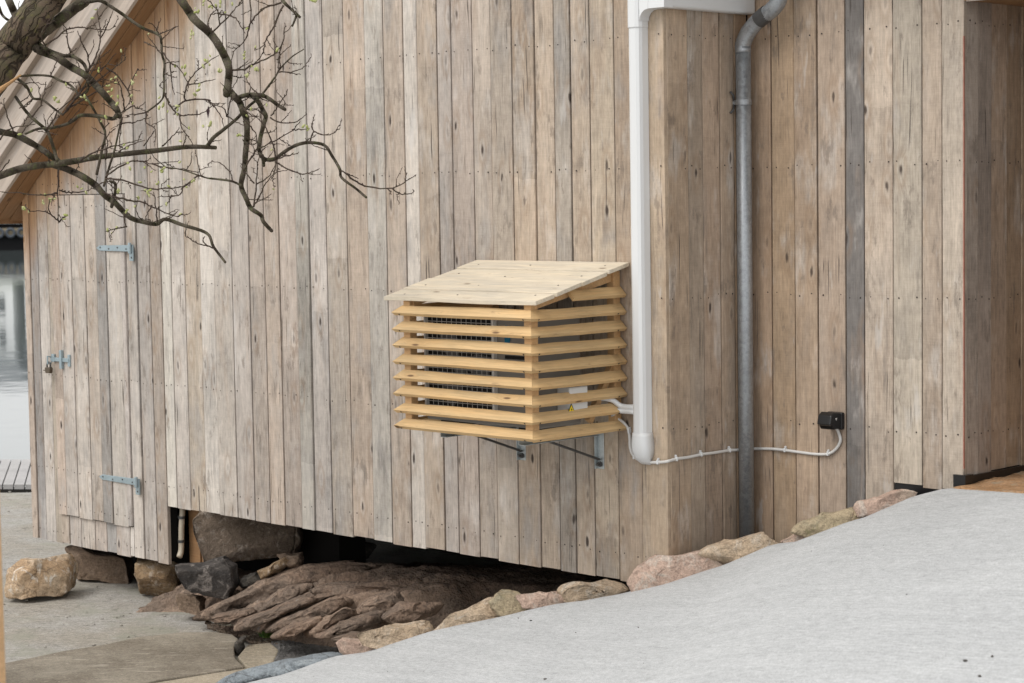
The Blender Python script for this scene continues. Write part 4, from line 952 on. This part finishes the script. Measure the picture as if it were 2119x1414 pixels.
# ------------------------------------------------------------------ willow tree in front of the gable
def barkmat(name, c1, c2, moss, fiss=1.0):
    M = Mat(name, .88, .2); P = M.pos(); x, y, z = M.xyz(P)
    a = M.noise(P, 26, 4, .65); b = M.noise(P, 9, 4, .6); f = M.noise(P, 120, 3, .7)
    c = M.mix(M.ss(b, .4, .62), c1, c2); c = M.mix(M.ss(a, .50, .64)*.75, c, moss); c = M.mul(c, (f-.5)*1.1+1.0)
    li = M.noise(P, 60, 4, .7); c = M.mix(M.ss(li, .63, .70)*.55, c, (.27, .28, .24))
    M.set('Base Color', c); M.bump(a*.6+f*.6, .9, .012); return M.mat
def trunkmat():
    M = Mat('fissured_bark', .9, .2); P = M.pos(); x, y, z = M.xyz(P)
    # coordinates across / along the leaning trunk
    al = x*TD.x+y*TD.y+z*TD.z; ac = x*TC.x+y*TC.y+z*TC.z
    w = M.noise(P, 14, 3); v = M.voro(M.comb(al*5.0, ac*42.0+(w-.5)*3.0, 0.), 1.0, 'DISTANCE_TO_EDGE'); fi = M.ss(v, .0, .09)
    a = M.noise(P, 30, 4, .65); f = M.noise(P, 140, 3, .7); g = M.noise(P, 11, 4, .6)
    c = M.mix(M.ss(g, .42, .62), (.135, .100, .072), (.105, .090, .055)); c = M.mix(M.ss(a, .55, .66)*.6, c, (.17, .155, .055)); c = M.mul(c, (f-.5)*1.0+1.0)
    c = M.mix(fi*.75+.25, (.028, .02, .015), c); s = M.noise(P, 6.5, 4, .6); c = M.mix(M.ss(s, .60, .67)*.85, c, (.022, .013, .014))
    M.set('Base Color', c); M.bump(fi*1.0+a*.3+f*.2, .9, .012); return M.mat
TD = (atd(97, 0, 10)-atd(0, 134, 10)).normalized(); TC = TD.cross(FWD).normalized()
m_trunk = trunkmat()
m_bark = barkmat('branch_bark', (.068, .054, .040), (.095, .080, .056), (.10, .105, .048))
m_twig = barkmat('twig_bark', (.060, .042, .034), (.085, .062, .048), (.07, .06, .035))
m_bud = leafmat('catkin_green', (.30, .33, .10), (.46, .46, .24))
TRD = 9.9
tree = empty('willow_tree', tuple(atd(-230, 1180, TRD))); tree.location.z = GZ; WL[tree.name] = tree.location.copy()
tag(tree, 'leaning bare tree with mossy branches and opening catkins before the gable', 'tree')
def branch_geo(pts, w0, w1, d0, d1, k=5, n=10, rough=.07, seed=0):
    P = catmull([(x, y) for x, y in pts], k); m = len(P); out = []; rad = []
    for i, (x, y) in enumerate(P):
        t = i/(m-1); dep = d0+(d1-d0)*t+.05*math.sin(i*.7+seed)*min(1, w0/6)
        out.append(atd(x, y, dep)); w = (w0+(w1-w0)*t)*(1+rough*mnoise.noise((i*.55, seed*3.3, 1))+rough*.8*mnoise.noise((i*1.9, seed, 4)))
        rad.append(.5*w*dep/F)
    return out, rad
def trunk_mesh():
    pts = [(150, -75), (110, -20), (60, 48), (8, 124), (-50, 205), (-110, 320), (-160, 520), (-195, 800), (-215, 1050), (-225, 1290)]
    P, rad = branch_geo(pts, 66, 92, TRD-.1, TRD+.1, 6, 28, .06, 3); m = MB(); m.tube(P, rad, 28)
    for i, v in enumerate(m.v):
        d = mnoise.fractal(v*9, 1, 2, 4); v += TC*0+(v-P[min(len(P)-1, i//28)]).normalized()*(.008*d)
    return m
trunk_mesh().build('trunk', m_trunk, tree, smooth=True, fix=False)
BR = [  # thick branches: points, start width, end width, start depth, end depth
 ([(70, 92), (80, 104), (114, 117), (146, 138), (179, 158), (203, 182), (228, 210), (241, 226), (247, 240)], 17, 12, 9.9, 9.5),
 ([(75, 80), (100, 58), (124, 41), (150, 20), (172, 5), (190, -14)], 24, 22, 9.9, 10.1),
 ([(163, 12), (185, 4), (208, 2), (228, 13), (251, 28), (293, 57), (328, 72), (334, 88), (335, 110), (340, 132), (339, 156), (339, 193), (332, 210), (304, 232)], 8, 3.2, 10, 9.7),
 ([(242, 238), (233, 246), (208, 241), (168, 239), (154, 248), (138, 257), (107, 265), (79, 267), (53, 277)], 9, 4.5, 9.5, 9.8),
 ([(-20, 266), (0, 273), (30, 279), (59, 293), (89, 311), (112, 328), (128, 340)], 14, 11, 10.1, 9.8),
 ([(-30, 372), (0, 364), (40, 350), (79, 343), (119, 339), (158, 333), (198, 326), (257, 319), (322, 312), (378, 305), (412, 304), (447, 306)], 16, 8, 9.9, 9.5),
 ([(428, 304), (442, 285), (462, 269), (491, 245), (508, 226), (532, 206), (543, 195), (569, 160), (580, 142), (604, 118), (629, 102)], 8.5, 2, 9.5, 9.1),
 ([(112, 341), (138, 350), (168, 364), (198, 384), (218, 406), (238, 420), (256, 439), (274, 453), (300, 460), (324, 464), (342, 454), (378, 466), (428, 483), (442, 511), (466, 543)], 15, 5, 9.8, 9.3),
 ([(229, 376), (238, 380), (239, 395), (235, 410), (231, 428)], 6, 7, 9.6, 9.5),
 ([(358, -26), (371, -5), (385, 15), (404, 42), (437, 72), (459, 105), (473, 138), (473, 165), (469, 196)], 17, 15, 9.6, 9.4),
 ([(468, 186), (480, 195), (495, 211), (502, 228), (510, 249), (511, 285), (508, 317), (506, 348), (499, 384), (510, 412), (519, 431), (540, 446), (545, 459), (562, 478)], 15, 7.5, 9.4, 9.2),
 ([(490, 204), (503, 199), (519, 196), (543, 198), (559, 206), (574, 217), (590, 227)], 10, 7, 9.4, 9.1),
 ([(520, 197), (533, 209), (546, 232), (550, 242), (546, 257), (538, 289), (536, 310), (542, 325), (554, 331), (569, 329), (588, 315), (610, 302), (631, 296), (652, 296), (673, 302), (686, 321), (703, 350), (707, 368), (737, 391), (758, 409)], 10, 5, 9.4, 8.9),
 ([(542, 322), (545, 333), (546, 343)], 8, 6, 9.3, 9.3),
 ([(81, 91), (100, 104), (130, 115), (150, 117), (171, 130), (181, 148)], 8, 7, 9.85, 9.7),
 ([(-2, 14), (4, 30), (14, 40), (26, 45)], 6, 5, 10.1, 10),
 ([(10, -18), (18, 0), (26, 18), (36, 40)], 15, 15, 10.1, 10),
 ([(574, -14), (587, 4), (600, 17), (622, 37)], 7.5, 5, 9.4, 9.2),
 ([(614, 30), (610, 42), (605, 54)], 5, 4, 9.2, 9.2),
 ([(32, 200), (47, 222), (65, 243), (95, 269), (105, 289), (119, 333)], 6, 7, 9.9, 9.7),
 ([(36, 163), (55, 179), (68, 203), (88, 207), (114, 227), (130, 238)], 6, 4, 9.9, 9.7),
 ([(178, 200), (198, 234), (208, 253), (218, 277), (211, 311), (200, 362)], 4.5, 5.5, 9.6, 9.6),
 ([(41, 158), (75, 156), (104, 158), (124, 167), (146, 177), (166, 197), (178, 192), (183, 182), (181, 166)], 4.5, 5, 9.9, 9.6),
 ([(215, 385), (226, 346), (238, 307), (251, 245)], 5, 3.5, 9.55, 9.5),
 ([(499, 384), (478, 375), (440, 370), (430, 369), (410, 363), (378, 352), (342, 346)], 5, 2, 9.2, 9.4),
]
for i, (pts, w0, w1, d0, d1) in enumerate(BR):
    P, R_ = branch_geo(pts, w0*1.04, w1*1.04, d0, d1, 6, 10, .10, i+1); m = MB(); m.tube(P, R_, 10 if w0 > 6 else 8); m.build('branch', m_bark, tree, smooth=True, fix=False)
m = MB(); P, R_ = branch_geo([(-12, 196), (0, 186), (20, 172), (42, 156)], 14, 4, 9.7, 9.6, 4, 8, .2, 77); m.tube(P, R_, 8); m.build('broken_limb', plain('split_wood', (.42, .25, .12), .8, .2, var=.5, sc=60), tree)
TW = [
 [(328, 72), (345, 65), (362, 55)], [(94, 93), (117, 78), (138, 62), (163, 57), (187, 60), (220, 62), (240, 55)], [(120, 352), (120, 398), (122, 461)],
 [(120, 399), (105, 403), (79, 404), (40, 400), (-5, 396)], [(123, 394), (138, 398), (154, 399), (178, 396), (192, 389)], [(122, 460), (108, 447), (95, 438), (61, 437)], [(122, 460), (131, 452), (141, 445)], [(108, 447), (100, 430), (104, 415)],
 [(707, 353), (722, 361), (739, 368)], [(714, 358), (737, 377), (762, 386), (811, 390), (839, 376), (860, 362)], [(812, 391), (828, 401), (847, 401), (858, 396)],
 [(642, 292), (648, 272), (645, 263), (650, 238)], [(648, 272), (669, 279), (686, 278), (702, 268)], [(482, 377), (476, 357), (459, 340), (440, 334)],
 [(525, 428), (531, 382), (533, 344), (536, 325)], [(531, 382), (554, 367), (571, 340)], [(524, 428), (537, 408), (546, 386), (567, 361), (592, 353)], [(525, 380), (510, 360), (498, 345)],
 [(587, 11), (567, 53), (554, 77), (548, 88), (543, 114), (526, 131)], [(583, 5), (550, 15), (528, 35), (517, 51), (508, 83), (484, 107), (479, 143)], [(517, -3), (518, 44), (511, 75)],
 [(481, 146), (504, 144), (528, 132), (554, 121), (572, 108), (585, 90), (588, 70), (590, 50)], [(580, 142), (579, 114), (583, 92)], [(575, 150), (602, 150), (626, 142)], [(600, 151), (618, 154)],
 [(559, 244), (580, 254), (616, 251), (634, 236)], [(503, 355), (525, 319), (533, 308), (567, 293), (605, 270), (622, 250)], [(605, 269), (618, 269), (634, 268)],
 [(571, 331), (565, 302), (554, 272), (542, 253), (520, 234)], [(569, 333), (588, 346), (622, 359), (641, 357), (660, 350)], [(576, 329), (598, 322), (618, 317)], [(571, 332), (567, 360), (560, 372)],
 [(439, 68), (457, 50), (477, 31), (492, 12), (505, -4)], [(455, 52), (450, 24), (432, 2), (425, -6)], [(451, 28), (483, 35), (496, 50), (507, 68)], [(440, 66), (430, 50), (438, 30), (448, 20)],
 [(340, 193), (349, 215), (360, 228), (374, 239), (404, 237), (422, 233), (440, 219)], [(371, 238), (378, 267), (399, 297)], [(361, 226), (383, 210), (424, 206), (442, 219), (457, 241), (462, 262)],
 [(383, 209), (382, 198), (389, 173), (404, 151), (431, 127), (450, 117)], [(387, 176), (417, 171), (446, 164)], [(297, 88), (312, 93), (331, 105)], [(338, 110), (352, 130), (367, 138), (389, 171)], [(340, 132), (355, 129), (370, 128)], [(352, 131), (355, 165), (360, 194)], [(340, 152), (352, 158), (363, 160)],
 [(303, 234), (281, 236), (258, 239)], [(304, 234), (303, 254), (322, 269), (320, 301)], [(220, 141), (242, 156), (264, 187), (269, 208), (253, 233)], [(253, 233), (275, 220), (283, 224), (300, 214)], [(258, 228), (252, 190), (243, 165)], [(264, 188), (276, 160), (286, 142)],
 [(326, 465), (324, 440), (321, 412), (318, 398)], [(220, 371), (254, 373), (306, 391), (342, 390), (378, 386), (408, 364)], [(220, 367), (238, 351), (270, 335), (295, 334), (315, 339), (367, 334)], [(238, 408), (270, 416), (295, 419), (313, 427), (340, 440), (365, 448), (376, 444)],
 [(313, 428), (306, 440), (301, 452)], [(315, 340), (345, 348), (380, 350), (408, 357)], [(410, 363), (396, 376), (380, 388), (372, 402), (350, 407), (328, 408)], [(355, 405), (349, 418), (345, 423)], [(442, 515), (425, 508), (405, 502), (384, 489)], [(428, 508), (420, 498), (424, 488)],
 [(256, 440), (258, 460), (262, 470)], [(262, 469), (240, 473), (220, 480)], [(218, 330), (222, 300), (218, 275)], [(253, 243), (250, 268), (246, 300)], [(252, 255), (280, 253), (298, 246)], [(246, 315), (270, 300), (300, 290)], [(297, 302), (310, 285), (318, 270)], [(336, 303), (356, 283), (372, 266)],
 [(0, 290), (15, 270), (40, 262), (70, 258)], [(20, 330), (6, 350), (-5, 360)], [(66, 243), (80, 225), (90, 200), (95, 170)], [(95, 268), (110, 250), (122, 228), (150, 205), (165, 190)], [(30, 278), (20, 255), (12, 230), (8, 205)], [(47, 222), (60, 215), (70, 205)],
 [(130, 238), (142, 222), (160, 200), (190, 165), (215, 140), (240, 110)], [(130, 238), (150, 215), (185, 180), (225, 150), (258, 125)], [(140, 225), (170, 185), (195, 140), (210, 105)], [(142, 223), (176, 205), (205, 185), (240, 165)], [(181, 148), (195, 125), (205, 95), (207, 60), (200, 20)], [(207, 80), (222, 55), (235, 20)], [(187, 140), (180, 110), (170, 90), (160, 65)], [(146, 110), (140, 90), (138, 65), (130, 50)],
 [(94, 96), (85, 75), (97, 50), (110, 30)], [(104, 158), (112, 140), (120, 120)], [(68, 203), (55, 215), (40, 225)], [(378, 305), (383, 290), (386, 280)], [(212, 398), (235, 408), (255, 420)], [(198, 384), (215, 378), (240, 372)], [(168, 332), (190, 318), (220, 308), (255, 298), (290, 290)],
 [(537, 197), (520, 182), (510, 165)], [(505, 226), (520, 238), (540, 243)], [(560, 240), (574, 222), (586, 205), (596, 188)], [(508, 250), (528, 275), (533, 298)], [(470, 240), (474, 220), (480, 196)], [(470, 240), (463, 225), (442, 215)], [(470, 241), (490, 252), (508, 262)],
]
rr = random.Random(21); twm = MB(); bud = MB(); V1, F1 = ICO[1]
def add_bud(p, dr, s):
    dr = dr.normalized(); a = dr.orthogonal().normalized(); b = dr.cross(a)
    bud.add([p+a*(v.x*s*.5)+b*(v.y*s*.5)+dr*(v.z*s+s*.7) for v in V1], F1)
def twig(pts, w0, w1, d0, d1, side=True, budp=.35):
    P = catmull(pts, 4); Q = []; m = len(P)
    for i, (x, y) in enumerate(P):
        t = i/(m-1); Q.append(atd(x+rr.gauss(0, .7), y+rr.gauss(0, .7), d0+(d1-d0)*t))
    rad = [.5*(w0+(w1-w0)*i/(m-1))*(1+.25*rr.random()*(i % 3 == 0))*d0/F for i in range(m)]
    twm.tube(Q, rad, 5)
    for i in range(1, m):                            # small knobs where buds sit
        if rr.random() < .55:
            dr = (Q[i]-Q[i-1]).normalized()+Vector((rr.gauss(0, .7), rr.gauss(0, .7), rr.gauss(.3, .6)))
            twm.tube([Q[i], Q[i]+dr.normalized()*rr.uniform(.006, .013)], [rad[i]*1.3, .0012], 4)
    return P
bud_px = [(52, 432), (60, 440), (46, 430), (234, 160), (226, 178), (240, 172), (234, 198), (280, 155), (272, 165), (277, 172), (268, 200), (216, 242), (210, 250), (362, 132), (378, 142), (382, 150), (385, 140), (418, 135), (427, 127), (433, 133), (432, 118), (410, 180), (406, 192), (404, 196), (330, 205), (338, 214), (333, 220), (352, 230), (364, 233), (394, 68), (395, 76), (400, 72), (423, 7), (427, 15), (440, 17), (447, 13), (455, 7), (481, 11), (405, 18), (408, 26), (508, 105), (507, 112), (506, 118), (532, 148), (510, 160), (456, 140), (459, 147), (640, 2), (650, 5), (655, 3), (632, 262), (636, 270), (95, 402), (107, 412), (104, 420), (88, 420), (92, 428), (132, 452), (138, 448), (260, 308), (259, 300), (240, 205), (245, 212), (314, 356), (334, 358), (336, 352), (306, 400), (308, 408), (285, 378), (330, 382), (345, 425), (372, 443), (276, 426), (176, 396), (166, 390), (244, 397), (250, 395), (228, 483), (222, 478), (240, 474), (384, 372), (395, 380), (402, 375), (386, 388), (270, 350), (300, 350), (115, 202), (118, 208), (376, 293), (376, 332), (420, 262), (438, 262), (430, 260), (232, 190), (165, 205), (200, 145), (190, 40), (200, 22)]
for pts in TW:
    x0 = pts[0][0]; d = 9.75-.9*max(0, min(1, x0/760)); ln = sum(math.hypot(pts[i+1][0]-pts[i][0], pts[i+1][1]-pts[i][1]) for i in range(len(pts)-1))
    w = 2.6+min(1.6, ln/90); dd = rr.uniform(-.22, .10)
    P = twig(pts, w, 1.5, d, d+dd)
    # side shoots
    nsh = int(ln/42)
    for k in range(nsh):
        i = rr.randrange(2, len(P)); x, y = P[i]; px_, py_ = P[i-1]; a = math.atan2(y-py_, x-px_)+rr.choice((-1, 1))*rr.uniform(.5, 1.1); L = rr.uniform(9, 34)
        q = [(x, y), (x+math.cos(a)*L*.5+rr.gauss(0, 2), y+math.sin(a)*L*.5-1), (x+math.cos(a)*L+rr.gauss(0, 3), y+math.sin(a)*L-rr.uniform(0, 6))]
        t = i/(len(P)-1); dk = d+dd*t; twig(q, 1.8, 1.1, dk, dk+rr.uniform(-.15, .1))
        if rr.random() < .15: bud_px.append(q[-1])
# extra shoots off the thick branches in the tangle
for (pts, w0, w1, d0, d1) in BR:
    if w0 > 20 or w0 < 4.4: continue
    P = catmull(pts, 5)
    for k in range(int(len(P)*.12)):
        i = rr.randrange(2, len(P)); x, y = P[i]
        if x > 700: continue
        a = rr.uniform(-2.9, .2); L = rr.uniform(18, 60); dk = d0+(d1-d0)*i/len(P)
        c1 = (x+math.cos(a)*L*.5+rr.gauss(0, 4), y+math.sin(a)*L*.5+rr.gauss(0, 3)); c2 = (x+math.cos(a+rr.gauss(0, .3))*L, y+math.sin(a)*L)
        twig([(x, y), c1, c2], 2.2, 1.2, dk, dk+rr.uniform(-.3, .15))
        if rr.random() < .12: bud_px.append(c2)
for (x, y) in bud_px:
    d = 9.70-.9*max(0, min(1, x/760)); p = atd(x, y, d)
    for _ in range(rr.choice((1, 1, 2))):
        dr = Vector((rr.gauss(0, .6), rr.gauss(0, .6), rr.gauss(.3, .8))); add_bud(p+Vector((rr.gauss(0, .004), rr.gauss(0, .004), rr.gauss(0, .004))), dr, rr.uniform(.0075, .014))
o = twm.build('twigs', m_twig, tree, smooth=True, fix=False); o['kind'] = 'stuff'
o = bud.build('catkin_buds', m_bud, tree, smooth=True, fix=False); o['kind'] = 'stuff'
m = MB(); lf = atd(431, 232, 9.3)
m.add([lf+RGT*.0+UPV*.03, lf+RGT*.007+UPV*.005, lf-RGT*.001-UPV*.032, lf-RGT*.008, lf+FWD*.006], [(0, 1, 4), (1, 2, 4), (2, 3, 4), (3, 0, 4)]); m.build('dead_leaf', plain('dead_leaf_brown', (.07, .045, .05), .8, .2), tree)

# ------------------------------------------------------------------ jetty, far quay, houses across the water
LC = (onZ(30, 1000, GZ)-CP).dot(GR)
jt = empty('jetty', tuple(CP+GF*D0+GR*LC+Vector((0, 0, GZ)))); tag(jt, 'grey plank jetty at the edge of the water behind the building', 'jetty')
m_deck = plain('jetty_grey_boards', (.36, .35, .345), .85, .2, var=.5, sc=25)
dv = (onZ(22, 956, GZ+.04)-onZ(5, 1003, GZ+.04)); dv.z = 0; step = onZ(28, 1003, GZ+.04)-onZ(5, 1003, GZ+.04); base = onZ(5, 1003, GZ+.04)
for k in range(-9, 14):
    a = base+step*k; g = step*.06; m = MB(); m.prism([a+g, a+step-g, a+step-g+dv*1.12, a+g+dv*1.12], (0, 0, -.04)); m.build('deck_plank', m_deck, jt)
q = base-step*9; q2 = base+step*14
m = MB(); m.prism([q+Vector((0, 0, -.042)), q2+Vector((0, 0, -.042)), q2+Vector((0, 0, -.20)), q+Vector((0, 0, -.20))], GF*.15); m.build('edge_beam', plain('tarred_beam', (.02, .018, .015), .7, .3), jt)
DQ = 134.0; LQ = (atd(30, 500, 100)-CP).dot(GR)/((atd(30, 500, 100)-CP).dot(GF))*DQ
QO = CP+GF*DQ+GR*LQ
def Q(l, f, z): return QO+GR*l+GF*f+Vector((0, 0, z))
def qbox(m, l0, l1, f0, f1, z0, z1): m.prism([Q(l0, f0, z0), Q(l1, f0, z0), Q(l1, f1, z0), Q(l0, f1, z0)], (0, 0, z1-z0)); return m
qy = empty('far_quay', tuple(Q(0, 0, WZ))); tag(qy, 'dark timber quay across the water hung with tyres', 'quay')
qbox(MB(), -40, 40, .4, 3, WZ-1, .40).build('quay_wall', plain('quay_dark', (.016, .016, .017), .9, .1), qy)
qbox(MB(), -40, 40, .1, 3.2, .405, .62).build('quay_coping', plain('quay_white', (.75, .75, .74), .7, .2), qy)
qbox(MB(), -40, 40, .15, .39, -.35, .10).build('fender_beam', plain('quay_beam', (.30, .25, .17), .8, .2), qy)
gb = qbox(MB(), -120, 120, 3.2, 300, -2, .80).build('far_shore', leafmat('far_grass', (.10, .17, .05), (.14, .20, .07))); tag(gb, kind='structure')
m_tyre = plain('tyre_rubber', (.085, .095, .11), .8, .2)
for k in range(9):
    c = Q(-3.2+k*.74, .0, -.20); n_, mm = 16, 8; V = []; Fc = []
    for i in range(n_):
        a = 2*math.pi*i/n_
        for j in range(mm):
            b = 2*math.pi*j/mm; r = .25+.10*math.cos(b); V.append(c+GR*(r*math.cos(a))+Vector((0, 0, r*math.sin(a)))+GF*(.085*math.sin(b)))
    for i in range(n_):
        for j in range(mm): Fc.append((i*mm+j, ((i+1) % n_)*mm+j, ((i+1) % n_)*mm+(j+1) % mm, i*mm+(j+1) % mm))
    o = mesh('tyre', V, Fc, m_tyre, smooth=True); fixn(o); tag(o, 'black rubber tyre hanging as a fender on the far quay', 'tyre', 'tyres hanging along the far quay')
m_hw = plain('white_boards', (.74, .75, .75), .8, .2); m_hr = plain('grey_roof', (.16, .17, .18), .8, .2); m_gl = plain('window_glass', (.03, .035, .04), .1, .6)
for k, (l0, l1, hgt, lab) in enumerate(((-9.5, -1.2, 5.2, 'white wooden house with grey roof on the far quay'), (-.4, 6.2, 4.2, 'lower white shed with wide windows on the far quay'))):
    h = empty('quay_house', tuple(Q((l0+l1)/2, 6, .96))); tag(h, lab, 'house')
    qbox(MB(), l0, l1, 4, 10, .96, .96+hgt).build('wall', m_hw, h)
    m = MB(); m.prism([Q(l0-.3, 3.6, .96+hgt), Q(l0-.3, 10.4, .96+hgt), Q(l0-.3, 7, .96+hgt+2.0)], GR*(l1-l0+.6)); m.build('roof', m_hr, h)
    nw = int((l1-l0)/1.3)
    for i in range(nw):
        for s in range(2 if hgt > 5 else 1):
            a = l0+.45+i*1.3; z = 1.9+s*2.2; w_ = qbox(MB(), a, a+.8, 3.93, 4.02, z, z+1.1).build('window', m_gl, h); qbox(MB(), a+.38, a+.42, 3.91, 3.929, z, z+1.1).build('glazing_bar', m_hw, w_)
